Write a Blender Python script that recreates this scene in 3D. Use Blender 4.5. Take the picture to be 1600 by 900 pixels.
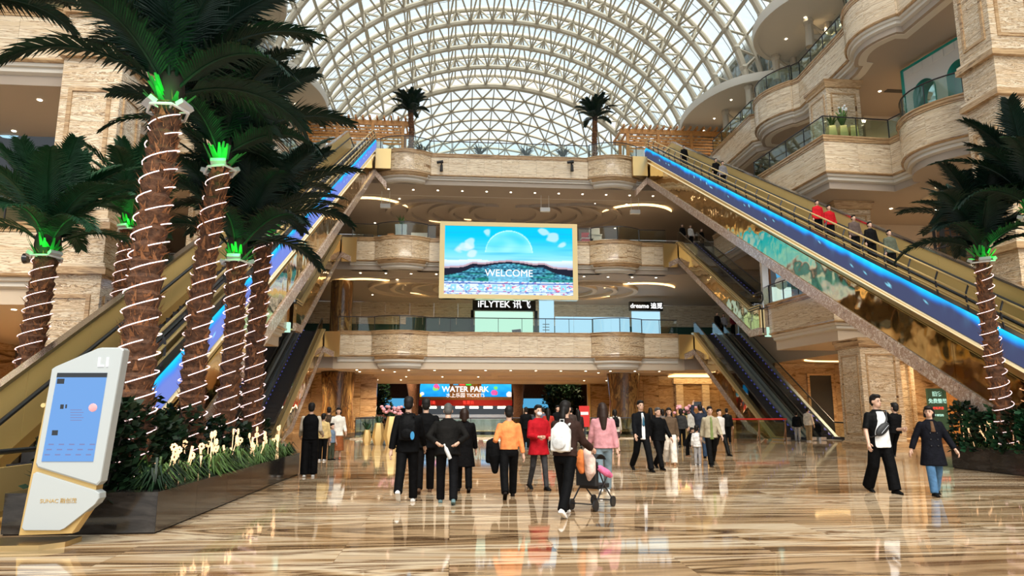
import bpy, bmesh, math, random
import numpy as np
from math import sin, cos, pi, radians as R, sqrt, atan, atan2, hypot
from mathutils import Vector as V, Matrix, noise as mnoise
for o in list(bpy.data.objects): bpy.data.objects.remove(o)
S = bpy.context.scene
COL = S.collection
random.seed(7)
# ---------------------------------------------------------------- camera
FPX, HOR, VX, CH = 1100.0, 642.0, 705.0, 1.55
PITCH = atan((HOR-450)/FPX); YAW = atan((800-VX)/FPX*cos(PITCH))
cF = V((sin(YAW)*cos(PITCH), cos(YAW)*cos(PITCH), sin(PITCH)))
cR = V((cos(YAW), -sin(YAW), 0)); cU = cR.cross(cF); CAM = V((0, 0, CH))
cam = bpy.data.cameras.new('camera'); cam.lens = FPX/1600*36; cam.sensor_width = 36
cam.clip_start = .1; cam.clip_end = 600
co = bpy.data.objects.new('camera', cam); COL.objects.link(co)
co.matrix_world = Matrix(((cR.x, cU.x, -cF.x, 0), (cR.y, cU.y, -cF.y, 0), (cR.z, cU.z, -cF.z, CH), (0, 0, 0, 1)))
S.camera = co
def ray(x, y): return cF*FPX + cR*(x-800) + cU*(450-y)
def atY(x, y, Y): d = ray(x, y); return CAM + d*(Y/d.y)
def atX(x, y, X): d = ray(x, y); return CAM + d*(X/d.x)
def atZ(x, y, z=0.): d = ray(x, y); return CAM + d*((z-CH)/d.z)
# ---------------------------------------------------------------- world, sun, exposure
S.view_settings.view_transform = 'Standard'; S.view_settings.look = 'None'
S.view_settings.exposure = 0.26; S.view_settings.gamma = 1.0; S.view_settings.use_curve_mapping = False
cy = S.cycles
cy.max_bounces = 7; cy.diffuse_bounces = 2; cy.glossy_bounces = 3; cy.transmission_bounces = 2
cy.transparent_max_bounces = 16; cy.caustics_reflective = False; cy.caustics_refractive = False
cy.sample_clamp_indirect = 4.0
W = bpy.data.worlds.new('sky'); S.world = W; W.use_nodes = True
nt = W.node_tree; nt.nodes.clear()
wo = nt.nodes.new('ShaderNodeOutputWorld'); bg = nt.nodes.new('ShaderNodeBackground')
tc = nt.nodes.new('ShaderNodeTexCoord'); sx = nt.nodes.new('ShaderNodeSeparateXYZ')
rp = nt.nodes.new('ShaderNodeValToRGB'); nz = nt.nodes.new('ShaderNodeTexNoise'); mxn = nt.nodes.new('ShaderNodeMix'); mxn.data_type = 'RGBA'
rp.color_ramp.elements[0].color = (.80, .88, .93, 1); rp.color_ramp.elements[0].position = 0
rp.color_ramp.elements[1].color = (.62, .80, .95, 1); rp.color_ramp.elements[1].position = .9
nz.inputs['Scale'].default_value = 2.2; nz.inputs['Detail'].default_value = 5
nt.links.new(tc.outputs['Generated'], sx.inputs[0]); nt.links.new(sx.outputs['Z'], rp.inputs[0]); nt.links.new(tc.outputs['Generated'], nz.inputs['Vector'])
cl = nt.nodes.new('ShaderNodeValToRGB'); cl.color_ramp.elements[0].position = .35; cl.color_ramp.elements[1].position = .65
nt.links.new(nz.outputs['Fac'], cl.inputs[0]); nt.links.new(cl.outputs['Color'], mxn.inputs['Factor'])
nt.links.new(rp.outputs['Color'], mxn.inputs['A']); mxn.inputs['B'].default_value = (.90, .95, .97, 1)
nt.links.new(mxn.outputs['Result'], bg.inputs['Color']); bg.inputs['Strength'].default_value = 1.1
nt.links.new(bg.outputs[0], wo.inputs[0])
sun = bpy.data.lights.new('sun', 'SUN'); sun.energy = 4.2; sun.angle = R(50); sun.color = (1, .94, .84)
so = bpy.data.objects.new('sun', sun); COL.objects.link(so); so.rotation_euler = (R(40), R(5), 0)
# ---------------------------------------------------------------- materials
MATS = {}
def nmat(name):
    m = bpy.data.materials.new(name); m.use_nodes = True; MATS[name] = m
    n = m.node_tree.nodes; b = n['Principled BSDF']
    return m, n, m.node_tree.links, b
def plain(name, col, rough=.5, metal=0., emit=None, es=0., spec=.5, var=.0, vs=6., bump=0., coat=0.):
    m, n, l, b = nmat(name)
    b.inputs['Base Color'].default_value = (*col, 1); b.inputs['Roughness'].default_value = rough
    b.inputs['Metallic'].default_value = metal; b.inputs['Specular IOR Level'].default_value = spec
    if coat: b.inputs['Coat Weight'].default_value = coat
    if emit: b.inputs['Emission Color'].default_value = (*emit, 1); b.inputs['Emission Strength'].default_value = es
    if var or bump:
        t = n.new('ShaderNodeTexCoord'); x = n.new('ShaderNodeTexNoise'); x.inputs['Scale'].default_value = vs; x.inputs['Detail'].default_value = 4
        l.new(t.outputs['Object'], x.inputs['Vector'])
        if var:
            r = n.new('ShaderNodeValToRGB'); r.color_ramp.elements[0].position = .3; r.color_ramp.elements[1].position = .7
            r.color_ramp.elements[0].color = (*[c*(1-var) for c in col], 1); r.color_ramp.elements[1].color = (*[min(1, c*(1+var)) for c in col], 1)
            l.new(x.outputs['Fac'], r.inputs[0]); l.new(r.outputs[0], b.inputs['Base Color'])
        if bump:
            u = n.new('ShaderNodeBump'); u.inputs['Strength'].default_value = bump; u.inputs['Distance'].default_value = .05
            l.new(x.outputs['Fac'], u.inputs['Height']); l.new(u.outputs[0], b.inputs['Normal'])
    return m
def marble(name, stops, scale, rough=.12, dist=.6, detail=6., coordrand=8., bump=0., spec=.5, nrough=.62):
    """bedded stone: stretched noise through a ramp of bands; each slab shifts its own bed"""
    m, n, l, b = nmat(name)
    g = n.new('ShaderNodeNewGeometry'); oi = n.new('ShaderNodeObjectInfo'); ad = n.new('ShaderNodeMath'); ad.operation = 'ADD'
    l.new(oi.outputs['Random'], ad.inputs[0]); l.new(g.outputs['Random Per Island'], ad.inputs[1])
    mu = n.new('ShaderNodeMath'); mu.operation = 'MULTIPLY'; mu.inputs[1].default_value = coordrand; l.new(ad.outputs[0], mu.inputs[0])
    mp = n.new('ShaderNodeMapping'); mp.inputs['Scale'].default_value = scale
    l.new(g.outputs['Position'], mp.inputs['Vector'])
    cb = n.new('ShaderNodeCombineXYZ'); l.new(mu.outputs[0], cb.inputs[0]); l.new(mu.outputs[0], cb.inputs[2]); l.new(mu.outputs[0], cb.inputs[1])
    va = n.new('ShaderNodeVectorMath'); va.operation = 'ADD'; l.new(mp.outputs[0], va.inputs[0]); l.new(cb.outputs[0], va.inputs[1])
    x = n.new('ShaderNodeTexNoise'); x.inputs['Scale'].default_value = 1.; x.inputs['Detail'].default_value = detail
    x.inputs['Roughness'].default_value = nrough; x.inputs['Distortion'].default_value = dist; l.new(va.outputs[0], x.inputs['Vector'])
    r = n.new('ShaderNodeValToRGB'); cr = r.color_ramp
    while len(cr.elements) < len(stops): cr.elements.new(.5)
    for e, (p, c) in zip(cr.elements, stops): e.position = p; e.color = (*c, 1)
    l.new(x.outputs['Fac'], r.inputs[0]); l.new(r.outputs[0], b.inputs['Base Color'])
    b.inputs['Roughness'].default_value = rough; b.inputs['Specular IOR Level'].default_value = spec
    return m
CR, TN, BR, DB = (.82, .66, .46), (.62, .42, .23), (.36, .21, .10), (.13, .065, .03)
marble('marble', [(.26, BR), (.33, CR), (.39, (.70, .55, .38)), (.42, CR), (.445, (.84, .71, .53)), (.47, (.30, .16, .07)), (.485, CR), (.52, (.87, .75, .57)), (.555, (.40, .23, .11)), (.57, CR), (.62, (.66, .50, .32)), (.66, CR), (.72, BR)], (.20, .20, 5.2))
marble('marble_bay', [(.26, DB), (.33, TN), (.385, DB), (.41, CR), (.45, TN), (.465, DB), (.48, CR), (.52, TN), (.54, DB), (.56, CR), (.62, BR), (.70, DB)], (.30, .30, 4.6), dist=1.5)
marble('marble_wavy', [(.26, DB), (.32, TN), (.38, CR), (.41, BR), (.43, CR), (.46, TN), (.48, DB), (.495, CR), (.53, (.84, .72, .54)), (.555, BR), (.575, CR), (.61, TN), (.635, DB), (.66, CR), (.72, BR)], (.30, .30, 3.1), dist=2.2)
marble('marble_trim', [(.30, DB), (.40, BR), (.46, TN), (.50, BR), (.56, TN), (.66, DB)], (.35, .35, 5.))
marble('marble_brown', [(.28, DB), (.38, BR), (.44, TN), (.48, BR), (.52, (.55, .38, .22)), (.58, BR), (.68, DB)], (.35, .35, 2.6), rough=.15, dist=1.2)
marble('floor_stone', [(.30, (.035, .014, .006)), (.35, (.30, .165, .075)), (.38, (.58, .41, .24)), (.405, (.10, .045, .018)), (.435, (.46, .30, .16)), (.465, (.76, .61, .42)), (.487, (.16, .075, .03)), (.51, (.74, .58, .39)), (.545, (.42, .26, .13)), (.575, (.06, .026, .01)), (.60, (.50, .33, .18)), (.68, (.13, .06, .025))],
       (.085, .80, 1), rough=.05, dist=1.15, detail=7., coordrand=.16, spec=.8, nrough=.55)
marble('planter_stone', [(.3, (.010, .009, .008)), (.5, (.022, .019, .017)), (.7, (.045, .04, .036))], (2., 2., 8.), rough=.1)
marble('dark_onyx', [(.3, (.03, .015, .008)), (.42, (.25, .12, .04)), (.5, (.09, .05, .03)), (.58, (.42, .25, .09)), (.7, (.05, .03, .02))], (1.2, 1.2, .25), rough=.08, dist=2.)
marble('granite_mirror', [(.3, (.10, .055, .035)), (.42, (.62, .45, .36)), (.5, (.35, .2, .12)), (.57, (.8, .66, .55)), (.7, (.28, .15, .08))], (5., 5., 5.), rough=.18, dist=1.5, detail=8)
m, n, l, b = nmat('brass_mirror')
b.inputs['Metallic'].default_value = 1; b.inputs['Roughness'].default_value = .07; b.inputs['Base Color'].default_value = (.74, .53, .25, 1)
t = n.new('ShaderNodeTexCoord'); x = n.new('ShaderNodeTexNoise'); x.inputs['Scale'].default_value = .9; x.inputs['Detail'].default_value = 1.5
u = n.new('ShaderNodeBump'); u.inputs['Strength'].default_value = .35; u.inputs['Distance'].default_value = .12
g = n.new('ShaderNodeNewGeometry'); l.new(g.outputs['Position'], x.inputs['Vector']); l.new(x.outputs['Fac'], u.inputs['Height']); l.new(u.outputs[0], b.inputs['Normal'])
plain('brass', (.70, .50, .23), .28, 1.)
plain('brass_satin', (.88, .60, .22), .45, .15); plain('mirror_glass', (.80, .90, .95), .04, .9); plain('brass_pale', (.82, .58, .24), .38, .45)
plain('gold_paint', (.62, .42, .16), .42, .6)
plain('chrome', (.75, .75, .76), .2, 1.); plain('satin_steel', (.72, .74, .75), .32, .55)
plain('steel_dark', (.05, .05, .055), .4, .7)
plain('rubber', (.012, .012, .013), .45)
plain('step_metal', (.045, .045, .05), .45, .6)
plain('white_plaster', (.72, .66, .57), .55)
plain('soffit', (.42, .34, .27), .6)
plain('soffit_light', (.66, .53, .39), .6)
plain('floor_pale', (.66, .56, .43), .25); plain('canopy_white', (.72, .68, .60), .55)
plain('roof_steel', (.50, .44, .34), .45, 0.)
plain('wood', (.50, .22, .055), .5, var=.25, vs=9)
plain('wood_dark', (.20, .085, .03), .4, var=.3, vs=5)
plain('dark_void', (.015, .014, .013), .6)
plain('joint', (.16, .11, .07), .8)
plain('lamp_glow', (1, .9, .75), .5, emit=(1, .86, .62), es=9.)
plain('cove_glow', (1, .8, .5), .5, emit=(1, .66, .28), es=2.6)
plain('strip_white', (1, .9, .9), .4, emit=(1, .66, .64), es=1.5)
plain('line_light', (1, .9, .7), .4, emit=(1, .80, .45), es=.35)
plain('blue_strip', (.2, .2, 1), .4, emit=(.10, .12, .6), es=.25)
plain('green_glow', (.02, .8, .1), .5, emit=(.02, .9, .10), es=.9)
plain('flower_glow', (1, .7, .4), .5, emit=(1, .58, .30), es=1.0)
plain('black', (.010, .010, .011), .6); plain('black_gloss', (.01, .01, .011), .15)
plain('white', (.80, .80, .78), .45); plain('white_gloss', (.40, .43, .43), .2)
plain('grey', (.30, .30, .31), .5); plain('grey_light', (.55, .55, .55), .5)
plain('red', (.55, .015, .012), .5); plain('pink', (.75, .22, .33), .6); plain('teal', (.01, .33, .27), .35)
plain('green_board', (.02, .075, .05), .5); plain('trunk', (.10, .042, .019), .9, var=.6, vs=11, bump=.9)
plain('fibre', (.30, .125, .05), .9, var=.4, vs=30); plain('trunk_dark', (.028, .02, .014), .9)
plain('leaf_palm', (.004, .018, .010), .5, var=.35, vs=3, spec=.25); plain('leaf_palm2', (.013, .062, .024), .48, var=.3, vs=3, spec=.3)  # second green brighter, holding lamp light on fronds; also plain shrub leaves
plain('leaf_shrub', (.007, .022, .008), .45, var=.45, vs=5, spec=.3); plain('leaf_bright', (.085, .16, .035), .5, var=.4, vs=5)
plain('soil', (.02, .013, .009), .9); plain('flower_pink', (.72, .33, .36), .6, var=.3)
plain('skin', (.56, .34, .24), .5); plain('hair', (.008, .006, .005), .55, spec=.2); plain('hair_grey', (.07, .065, .06), .5, spec=.2); plain('hair_brown', (.022, .010, .006), .5, spec=.25)
plain('eye', (.01, .008, .008), .2); plain('lip', (.38, .13, .11), .5)
plain('paper', (.75, .75, .74), .6)
def glassy(name, tint, refl, rough=.02, edge=.3):
    m = bpy.data.materials.new(name); m.use_nodes = True; MATS[name] = m
    n = m.node_tree.nodes; l = m.node_tree.links; n.clear()
    o = n.new('ShaderNodeOutputMaterial'); mx = n.new('ShaderNodeMixShader'); a = n.new('ShaderNodeBsdfTransparent'); g = n.new('ShaderNodeBsdfGlossy')
    a.inputs[0].default_value = (*tint, 1); g.inputs['Roughness'].default_value = rough
    lw = n.new('ShaderNodeLayerWeight'); lw.inputs['Blend'].default_value = .5; pw = n.new('ShaderNodeMath'); pw.operation = 'POWER'; pw.inputs[1].default_value = 4.
    mm = n.new('ShaderNodeMath'); mm.operation = 'MULTIPLY_ADD'; mm.inputs[1].default_value = .75*refl; mm.inputs[2].default_value = .05*refl
    l.new(lw.outputs['Facing'], pw.inputs[0]); l.new(pw.outputs[0], mm.inputs[0]); l.new(mm.outputs[0], mx.inputs[0]); l.new(a.outputs[0], mx.inputs[1]); l.new(g.outputs[0], mx.inputs[2]); l.new(mx.outputs[0], o.inputs[0])
    return m
glassy('glass', (.90, .95, .93), 1.); glassy('glass_roof', (.93, .97, .98), .6); glassy('glass_dark', (.45, .47, .46), 1.); glassy('glass_green', (.70, .80, .74), 1.)
m = bpy.data.materials.new('roof_frit'); m.use_nodes = True; MATS['roof_frit'] = m      # frosted white roof glass
n = m.node_tree.nodes; l = m.node_tree.links; n.clear()
o = n.new('ShaderNodeOutputMaterial'); mx = n.new('ShaderNodeMixShader'); a = n.new('ShaderNodeBsdfTransparent'); g = n.new('ShaderNodeBsdfTranslucent')
a.inputs[0].default_value = (.93, .95, .93, 1); g.inputs[0].default_value = (.85, .87, .84, 1); mx.inputs[0].default_value = .35
l.new(a.outputs[0], mx.inputs[1]); l.new(g.outputs[0], mx.inputs[2]); l.new(mx.outputs[0], o.inputs[0])
def emis(name, col, s=1.):
    m = bpy.data.materials.new(name); m.use_nodes = True; MATS[name] = m
    n = m.node_tree.nodes; n.clear(); o = n.new('ShaderNodeOutputMaterial'); e = n.new('ShaderNodeEmission')
    e.inputs[0].default_value = (*col, 1); e.inputs[1].default_value = s; m.node_tree.links.new(e.outputs[0], o.inputs[0]); return m
def emis_attr(name, s=1.):
    m = emis(name, (1, 1, 1), s); n = m.node_tree.nodes
    a = n.new('ShaderNodeVertexColor'); a.layer_name = 'pix'
    e = [q for q in n if q.type == 'EMISSION'][0]; m.node_tree.links.new(a.outputs[0], e.inputs[0]); return m
emis_attr('screen_pixels', 1.12); emis('screen_blue', (.20, .42, .85), .85); emis('sign_white', (1, 1, 1), 1.15); emis('sign_mint', (.55, .88, .70), .98); emis('sign_sky', (.44, .72, .92), 1.0); emis('sign_red', (1, .08, .05), 1.2)
emis('pool_blue', (.10, .42, .72), .8); emis('sign_grey', (.10, .11, .12), .6)
MCOL = {}
def cm(col, rough=.75):
    if max(col) < .03: col = tuple(c*.35 for c in col)
    k = tuple(round(c, 4) for c in col)
    if k not in MCOL: MCOL[k] = plain('cloth_%d' % len(MCOL), col, rough, var=.25, vs=7, spec=.08, bump=.55)
    return MCOL[k]
def M_(m): return MATS[m] if isinstance(m, str) else m
WS = bpy.data.scenes.new('workbench'); WL = WS.view_layers[0]     # an empty scene in which modifiers and lettering are turned into meshes; removed at the end
# ---------------------------------------------------------------- mesh helpers
class MB:
    def __init__(s): s.v = []; s.f = []
    def add(s, vs, fs, M=None):
        o = len(s.v)
        s.v += [tuple(M @ V(p)) for p in vs] if M is not None else [tuple(p) for p in vs]
        s.f += [tuple(o+i for i in f) for f in fs]; return s
    def box(s, c, d, M=None):
        x, y, z = c; a, b, e = d[0]/2, d[1]/2, d[2]/2
        vs = [(x+i*a, y+j*b, z+k*e) for i in (-1, 1) for j in (-1, 1) for k in (-1, 1)]
        return s.add(vs, [(0, 1, 3, 2), (4, 6, 7, 5), (0, 4, 5, 1), (2, 3, 7, 6), (0, 2, 6, 4), (1, 5, 7, 3)], M)
    def b2(s, x0, x1, y0, y1, z0, z1, M=None): return s.box(((x0+x1)/2, (y0+y1)/2, (z0+z1)/2), (abs(x1-x0), abs(y1-y0), abs(z1-z0)), M)
    def tube(s, pts, r, n=8, M=None, cap=True, flat=None):
        pts = [V(p) for p in pts]; k = len(pts); rr = r if isinstance(r, (list, tuple)) else [r]*k
        vs = []; fs = []; up = None
        for i, p in enumerate(pts):
            t = (pts[min(i+1, k-1)]-pts[max(i-1, 0)]).normalized()
            if up is None: up = t.orthogonal().normalized()
            up = (up - t*up.dot(t)); up = up.normalized() if up.length > 1e-6 else t.orthogonal().normalized()
            w = t.cross(up)
            for j in range(n):
                a = 2*pi*j/n; vs.append(p+(up*cos(a)+w*sin(a))*rr[i])
        for i in range(k-1):
            for j in range(n): fs.append((i*n+j, i*n+(j+1) % n, (i+1)*n+(j+1) % n, (i+1)*n+j))
        if cap: fs += [tuple(range(n))[::-1], tuple((k-1)*n+j for j in range(n))]
        return s.add(vs, fs, M)
    def cyl(s, p0, p1, r0, r1=None, n=10, M=None): return s.tube([p0, p1], [r0, r1 if r1 is not None else r0], n, M)
    def prism(s, poly, z0, z1, M=None):
        k = len(poly)
        return s.add([(x, y, z0) for x, y in poly]+[(x, y, z1) for x, y in poly],
                     [tuple(range(k))[::-1], tuple(range(k, 2*k))]+[(i, (i+1) % k, k+(i+1) % k, k+i) for i in range(k)], M)
    def lathe(s, prof, n=16, M=None):
        vs = [(r*cos(2*pi*j/n), r*sin(2*pi*j/n), z) for r, z in prof for j in range(n)]; k = len(prof)
        fs = [(i*n+j, i*n+(j+1) % n, (i+1)*n+(j+1) % n, (i+1)*n+j) for i in range(k-1) for j in range(n)]
        return s.add(vs, fs+[tuple(range(n))[::-1], tuple((k-1)*n+j for j in range(n))], M)
    def ell(s, c, r, nu=12, nv=8, M=None):
        vs = [(c[0], c[1], c[2]-r[2])]; fs = []
        for i in range(1, nv):
            t = -pi/2+pi*i/nv
            for j in range(nu): a = 2*pi*j/nu; vs.append((c[0]+r[0]*cos(t)*cos(a), c[1]+r[1]*cos(t)*sin(a), c[2]+r[2]*sin(t)))
        vs.append((c[0], c[1], c[2]+r[2])); e = len(vs)-1
        fs = [(0, 1+(j+1) % nu, 1+j) for j in range(nu)]+[(e, e-nu+j, e-nu+(j+1) % nu) for j in range(nu)]
        fs += [(1+(i-1)*nu+j, 1+(i-1)*nu+(j+1) % nu, 1+i*nu+(j+1) % nu, 1+i*nu+j) for i in range(1, nv-1) for j in range(nu)]
        return s.add(vs, fs, M)
    def sweep(s, pts, nrm, prof, M=None, closed=True):
        k = len(prof); vs = [(p[0]+n_[0]*d, p[1]+n_[1]*d, z) for p, n_ in zip(pts, nrm) for d, z in prof]; m_ = len(pts)
        fs = [(i*k+j, i*k+(j+1) % k, (i+1)*k+(j+1) % k, (i+1)*k+j) for i in range(m_-1) for j in range(k)]
        if closed: fs += [tuple(range(k))[::-1], tuple((m_-1)*k+j for j in range(k))]
        return s.add(vs, fs, M)
    def mesh(s, name, mat, smooth=35):
        me = bpy.data.meshes.new(name); me.from_pydata(s.v, [], s.f)
        bm = bmesh.new(); bm.from_mesh(me); bmesh.ops.recalc_face_normals(bm, faces=bm.faces); bm.to_mesh(me); bm.free()
        for mm in (mat if isinstance(mat, list) else [mat]): me.materials.append(M_(mm))
        if smooth:
            me.polygons.foreach_set('use_smooth', [True]*len(me.polygons)); me.set_sharp_from_angle(angle=R(smooth))
        return me
    def build(s, name, mat, parent=None, loc=None, rz=0., smooth=35, **k):
        return link(name, s.mesh(name, mat, smooth), parent, loc, rz, **k)
def link(name, me, parent=None, loc=None, rz=0., label=None, cat=None, group=None, kind=None, M=None):
    o = bpy.data.objects.new(name, me); COL.objects.link(o)
    if parent is not None: o.parent = parent
    if M is not None: o.matrix_local = M
    else:
        if loc is not None: o.location = loc
        if rz: o.rotation_euler.z = rz
    return tag(o, label, cat, group, kind)
def tag(o, label=None, cat=None, group=None, kind=None):
    for k, v in (('label', label), ('category', cat), ('group', group), ('kind', kind)):
        if v: o[k] = v
    return o
def thing(name, label, cat, loc=(0, 0, 0), rz=0., group=None): return link(name, None, None, loc, rz, label, cat, group)
def struct(name, label=None, loc=None): return link(name, None, None, loc, 0, label, None, None, 'structure')
def copy_tree(o, parent=None):
    c = o.copy(); COL.objects.link(c)
    if parent is not None: c.parent = parent
    for ch in list(KIDS.get(o.name, [])) or list(o.children): copy_tree(ch, c)
    return c
KIDS = {}
CX = 4.3
def mx(X, s): return CX+s*(X-CX)          # X on the right half, or its mirror on the left
def normals(pts, flip=1):
    out = []; n = len(pts)
    for i in range(n):
        ds = []
        if i > 0: ds.append(V((pts[i][0]-pts[i-1][0], pts[i][1]-pts[i-1][1])).normalized())
        if i < n-1: ds.append(V((pts[i+1][0]-pts[i][0], pts[i+1][1]-pts[i][1])).normalized())
        ns = [V((-d.y, d.x))*flip for d in ds]; a = sum(ns, V((0, 0))); a.normalize()
        out.append(a/max(.4, a.dot(ns[0])))
    return out
def cut_path(pts, step):
    """split a polyline into runs about `step` long, keeping its own corners; sharp corners always cut"""
    nr = []; L = [0]
    for a, b in zip(pts, pts[1:]): L.append(L[-1]+hypot(b[0]-a[0], b[1]-a[1]))
    cuts = {0., L[-1]}
    for i in range(1, len(pts)-1):
        d1 = V((pts[i][0]-pts[i-1][0], pts[i][1]-pts[i-1][1])); d2 = V((pts[i+1][0]-pts[i][0], pts[i+1][1]-pts[i][1]))
        if d1.angle(d2) > R(20): cuts.add(L[i])
    cs = sorted(cuts); full = []
    for a, b in zip(cs, cs[1:]):
        k = max(1, round((b-a)/step)); full += [a+(b-a)*j/k for j in range(k)]
    full.append(L[-1])
    def at(t):
        for i in range(len(L)-1):
            if t <= L[i+1]+1e-9:
                f = (t-L[i])/max(1e-9, L[i+1]-L[i]); return (pts[i][0]+(pts[i+1][0]-pts[i][0])*f, pts[i][1]+(pts[i+1][1]-pts[i][1])*f)
        return pts[-1]
    for a, b in zip(full, full[1:]):
        g = .004 if b-a > .05 else 0
        nr.append([at(a+g)]+[pts[i] for i in range(len(pts)) if a+.01 < L[i] < b-.01]+[at(b-g)])
    return nr, at, L[-1]
def text(s, size, mat, name='lettering', parent=None, M=None, depth=.01, align='CENTER', bold=0.):
    c = bpy.data.curves.new(name, 'FONT'); c.body = s; c.size = size; c.extrude = depth; c.align_x = align; c.align_y = 'CENTER'; c.offset = bold
    c.materials.append(M_(mat)); o = bpy.data.objects.new(name, c)
    if M is None: M = Matrix()
    COL.objects.link(o)
    if parent is not None: o.parent = parent
    o.matrix_local = M
    WS.collection.objects.link(o); COL.objects.unlink(o); WL.update()
    me = bpy.data.meshes.new_from_object(o.evaluated_get(WL.depsgraph), depsgraph=WL.depsgraph); me.name = name
    bpy.data.objects.remove(o); bpy.data.curves.remove(c)
    if not me.materials: me.materials.append(M_(mat))
    return link(name, me, parent, M=M)
def ordn(i): return ['first', 'second', 'third', 'fourth', 'fifth', 'sixth', 'seventh', 'eighth', 'ninth', 'tenth', 'eleventh', 'twelfth', 'thirteenth', 'fourteenth', 'fifteenth', 'sixteenth', 'seventeenth', 'eighteenth', 'nineteenth', 'twentieth'][i] if i < 20 else '%dth' % (i+1) if (i+1) % 10 > 3 else '%d%s' % (i+1, ['th', 'st', 'nd', 'rd'][(i+1) % 10])
def facing(loc, rz=0.): return Matrix.Translation(loc) @ Matrix.Rotation(rz, 4, 'Z') @ Matrix.Rotation(pi/2, 4, 'X')   # text upright, read from -Y
LAMP = 3.6
def spot(loc, energy, size=150, col=(1, .76, .48), r=.12, name='ceiling_spot'):
    l = bpy.data.lights.new(name, 'SPOT'); l.energy = energy*LAMP; l.spot_size = R(size); l.spot_blend = 1.; l.color = col; l.shadow_soft_size = r
    o = bpy.data.objects.new(name, l); COL.objects.link(o); o.location = loc; return o
DL = None
def downlights(pts, label, group):
    global DL
    if DL is None:
        DL = MB().lathe([(.02, -.012), (.045, -.012), (.058, -.018), (.075, -.018), (.075, .0)], 10).mesh('downlight', 'lamp_glow')
    rows = {}
    for p in pts: rows.setdefault(round(p[1], 1) if abs(p[1]-pts[0][1]) > .01 or len(set(round(q[1], 1) for q in pts)) > 1 else 0, []).append(p)
    for ri, y in enumerate(sorted(rows)):
        for i, p in enumerate(sorted(rows[y])): link('downlight', DL, None, p, label='%s, %s from left in the %s row' % (label, ordn(i), ordn(ri)), cat='ceiling light', group=group)
# ================================================================ STRUCTURE
random.seed(11)
YF = 50.0                                       # plane of the facing balconies
# ---- floor: bedded stone tiles on a screed, with an open well in front of the far hall
fl = struct('floor', 'polished beige and brown streaked stone floor of the hall')
WX0, WX1, WY0, WY1 = -5.2, 13.8, 40.6, 56.0
mb = MB()
for x0, x1, y0, y1 in ((-36, 46, 3, WY0), (-36, WX0, WY0, WY1), (WX1, 46, WY0, WY1), (-36, 46, WY1, 104)): mb.b2(x0, x1, y0, y1, -.3, -.034)
mb.build('screed', 'joint', fl)
TX, TY = 2.4, 1.2
tile = MB().prism([(-TX/2+.0015, -TY/2+.0015), (TX/2-.0015, -TY/2+.0015), (TX/2-.0015, TY/2-.0015), (-TX/2+.0015, TY/2-.0015)], -.036, 0).mesh('tile', 'floor_stone', 0)
rest = MB(); cnt = 0
for j in range(int((104-3)/TY)):
    y = 3+TY*(j+.5); off = (j % 2)*TX/2
    for i in range(-15, 20):
        x = TX*i+off; v = V((x, y, 0))-CAM; d = v.dot(cF)
        px = 800+FPX*v.dot(cR)/d; 
        if WX0-1.2 < x < WX1+1.2 and WY0-.6 < y < WY1+.6: continue
        if px < -2200 or px > 3800: continue
        vis = -120 < px < 1720 and 450-FPX*v.dot(cU)/d < 930
        if vis and cnt < 300: link('tile', tile, fl, (x, y, 0)); cnt += 1
        else: rest.add([(x+a*(TX/2-.0015), y+b*(TY/2-.0015), 0) for a, b in ((-1, -1), (1, -1), (1, 1), (-1, 1))], [(0, 1, 2, 3)])
rest.build('far_tiles', 'floor_stone', fl, smooth=0, kind='stuff')
w = MB()
for x0, x1, y0, y1 in ((WX0-.35, WX0, WY0-.35, WY1), (WX1, WX1+.35, WY0-.35, WY1), (WX0, WX1, WY0-.35, WY0), (WX0, WX1, WY1, WY1+.35)): w.b2(x0, x1, y0, y1, -1.2, .05)
w.build('well_kerb', 'marble', fl)
w = MB().b2(WX0-1, WX1+1, WY0-1, WY1+1, -6.1, -6)
for x0, x1, y0, y1 in ((WX0-1, WX0-.8, WY0, WY1), (WX1+.8, WX1+1, WY0, WY1), (WX0, WX1, WY1+.8, WY1+1)): w.b2(x0, x1, y0, y1, -6, -1)
w.build('lower_hall', 'marble_brown', fl)

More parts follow.
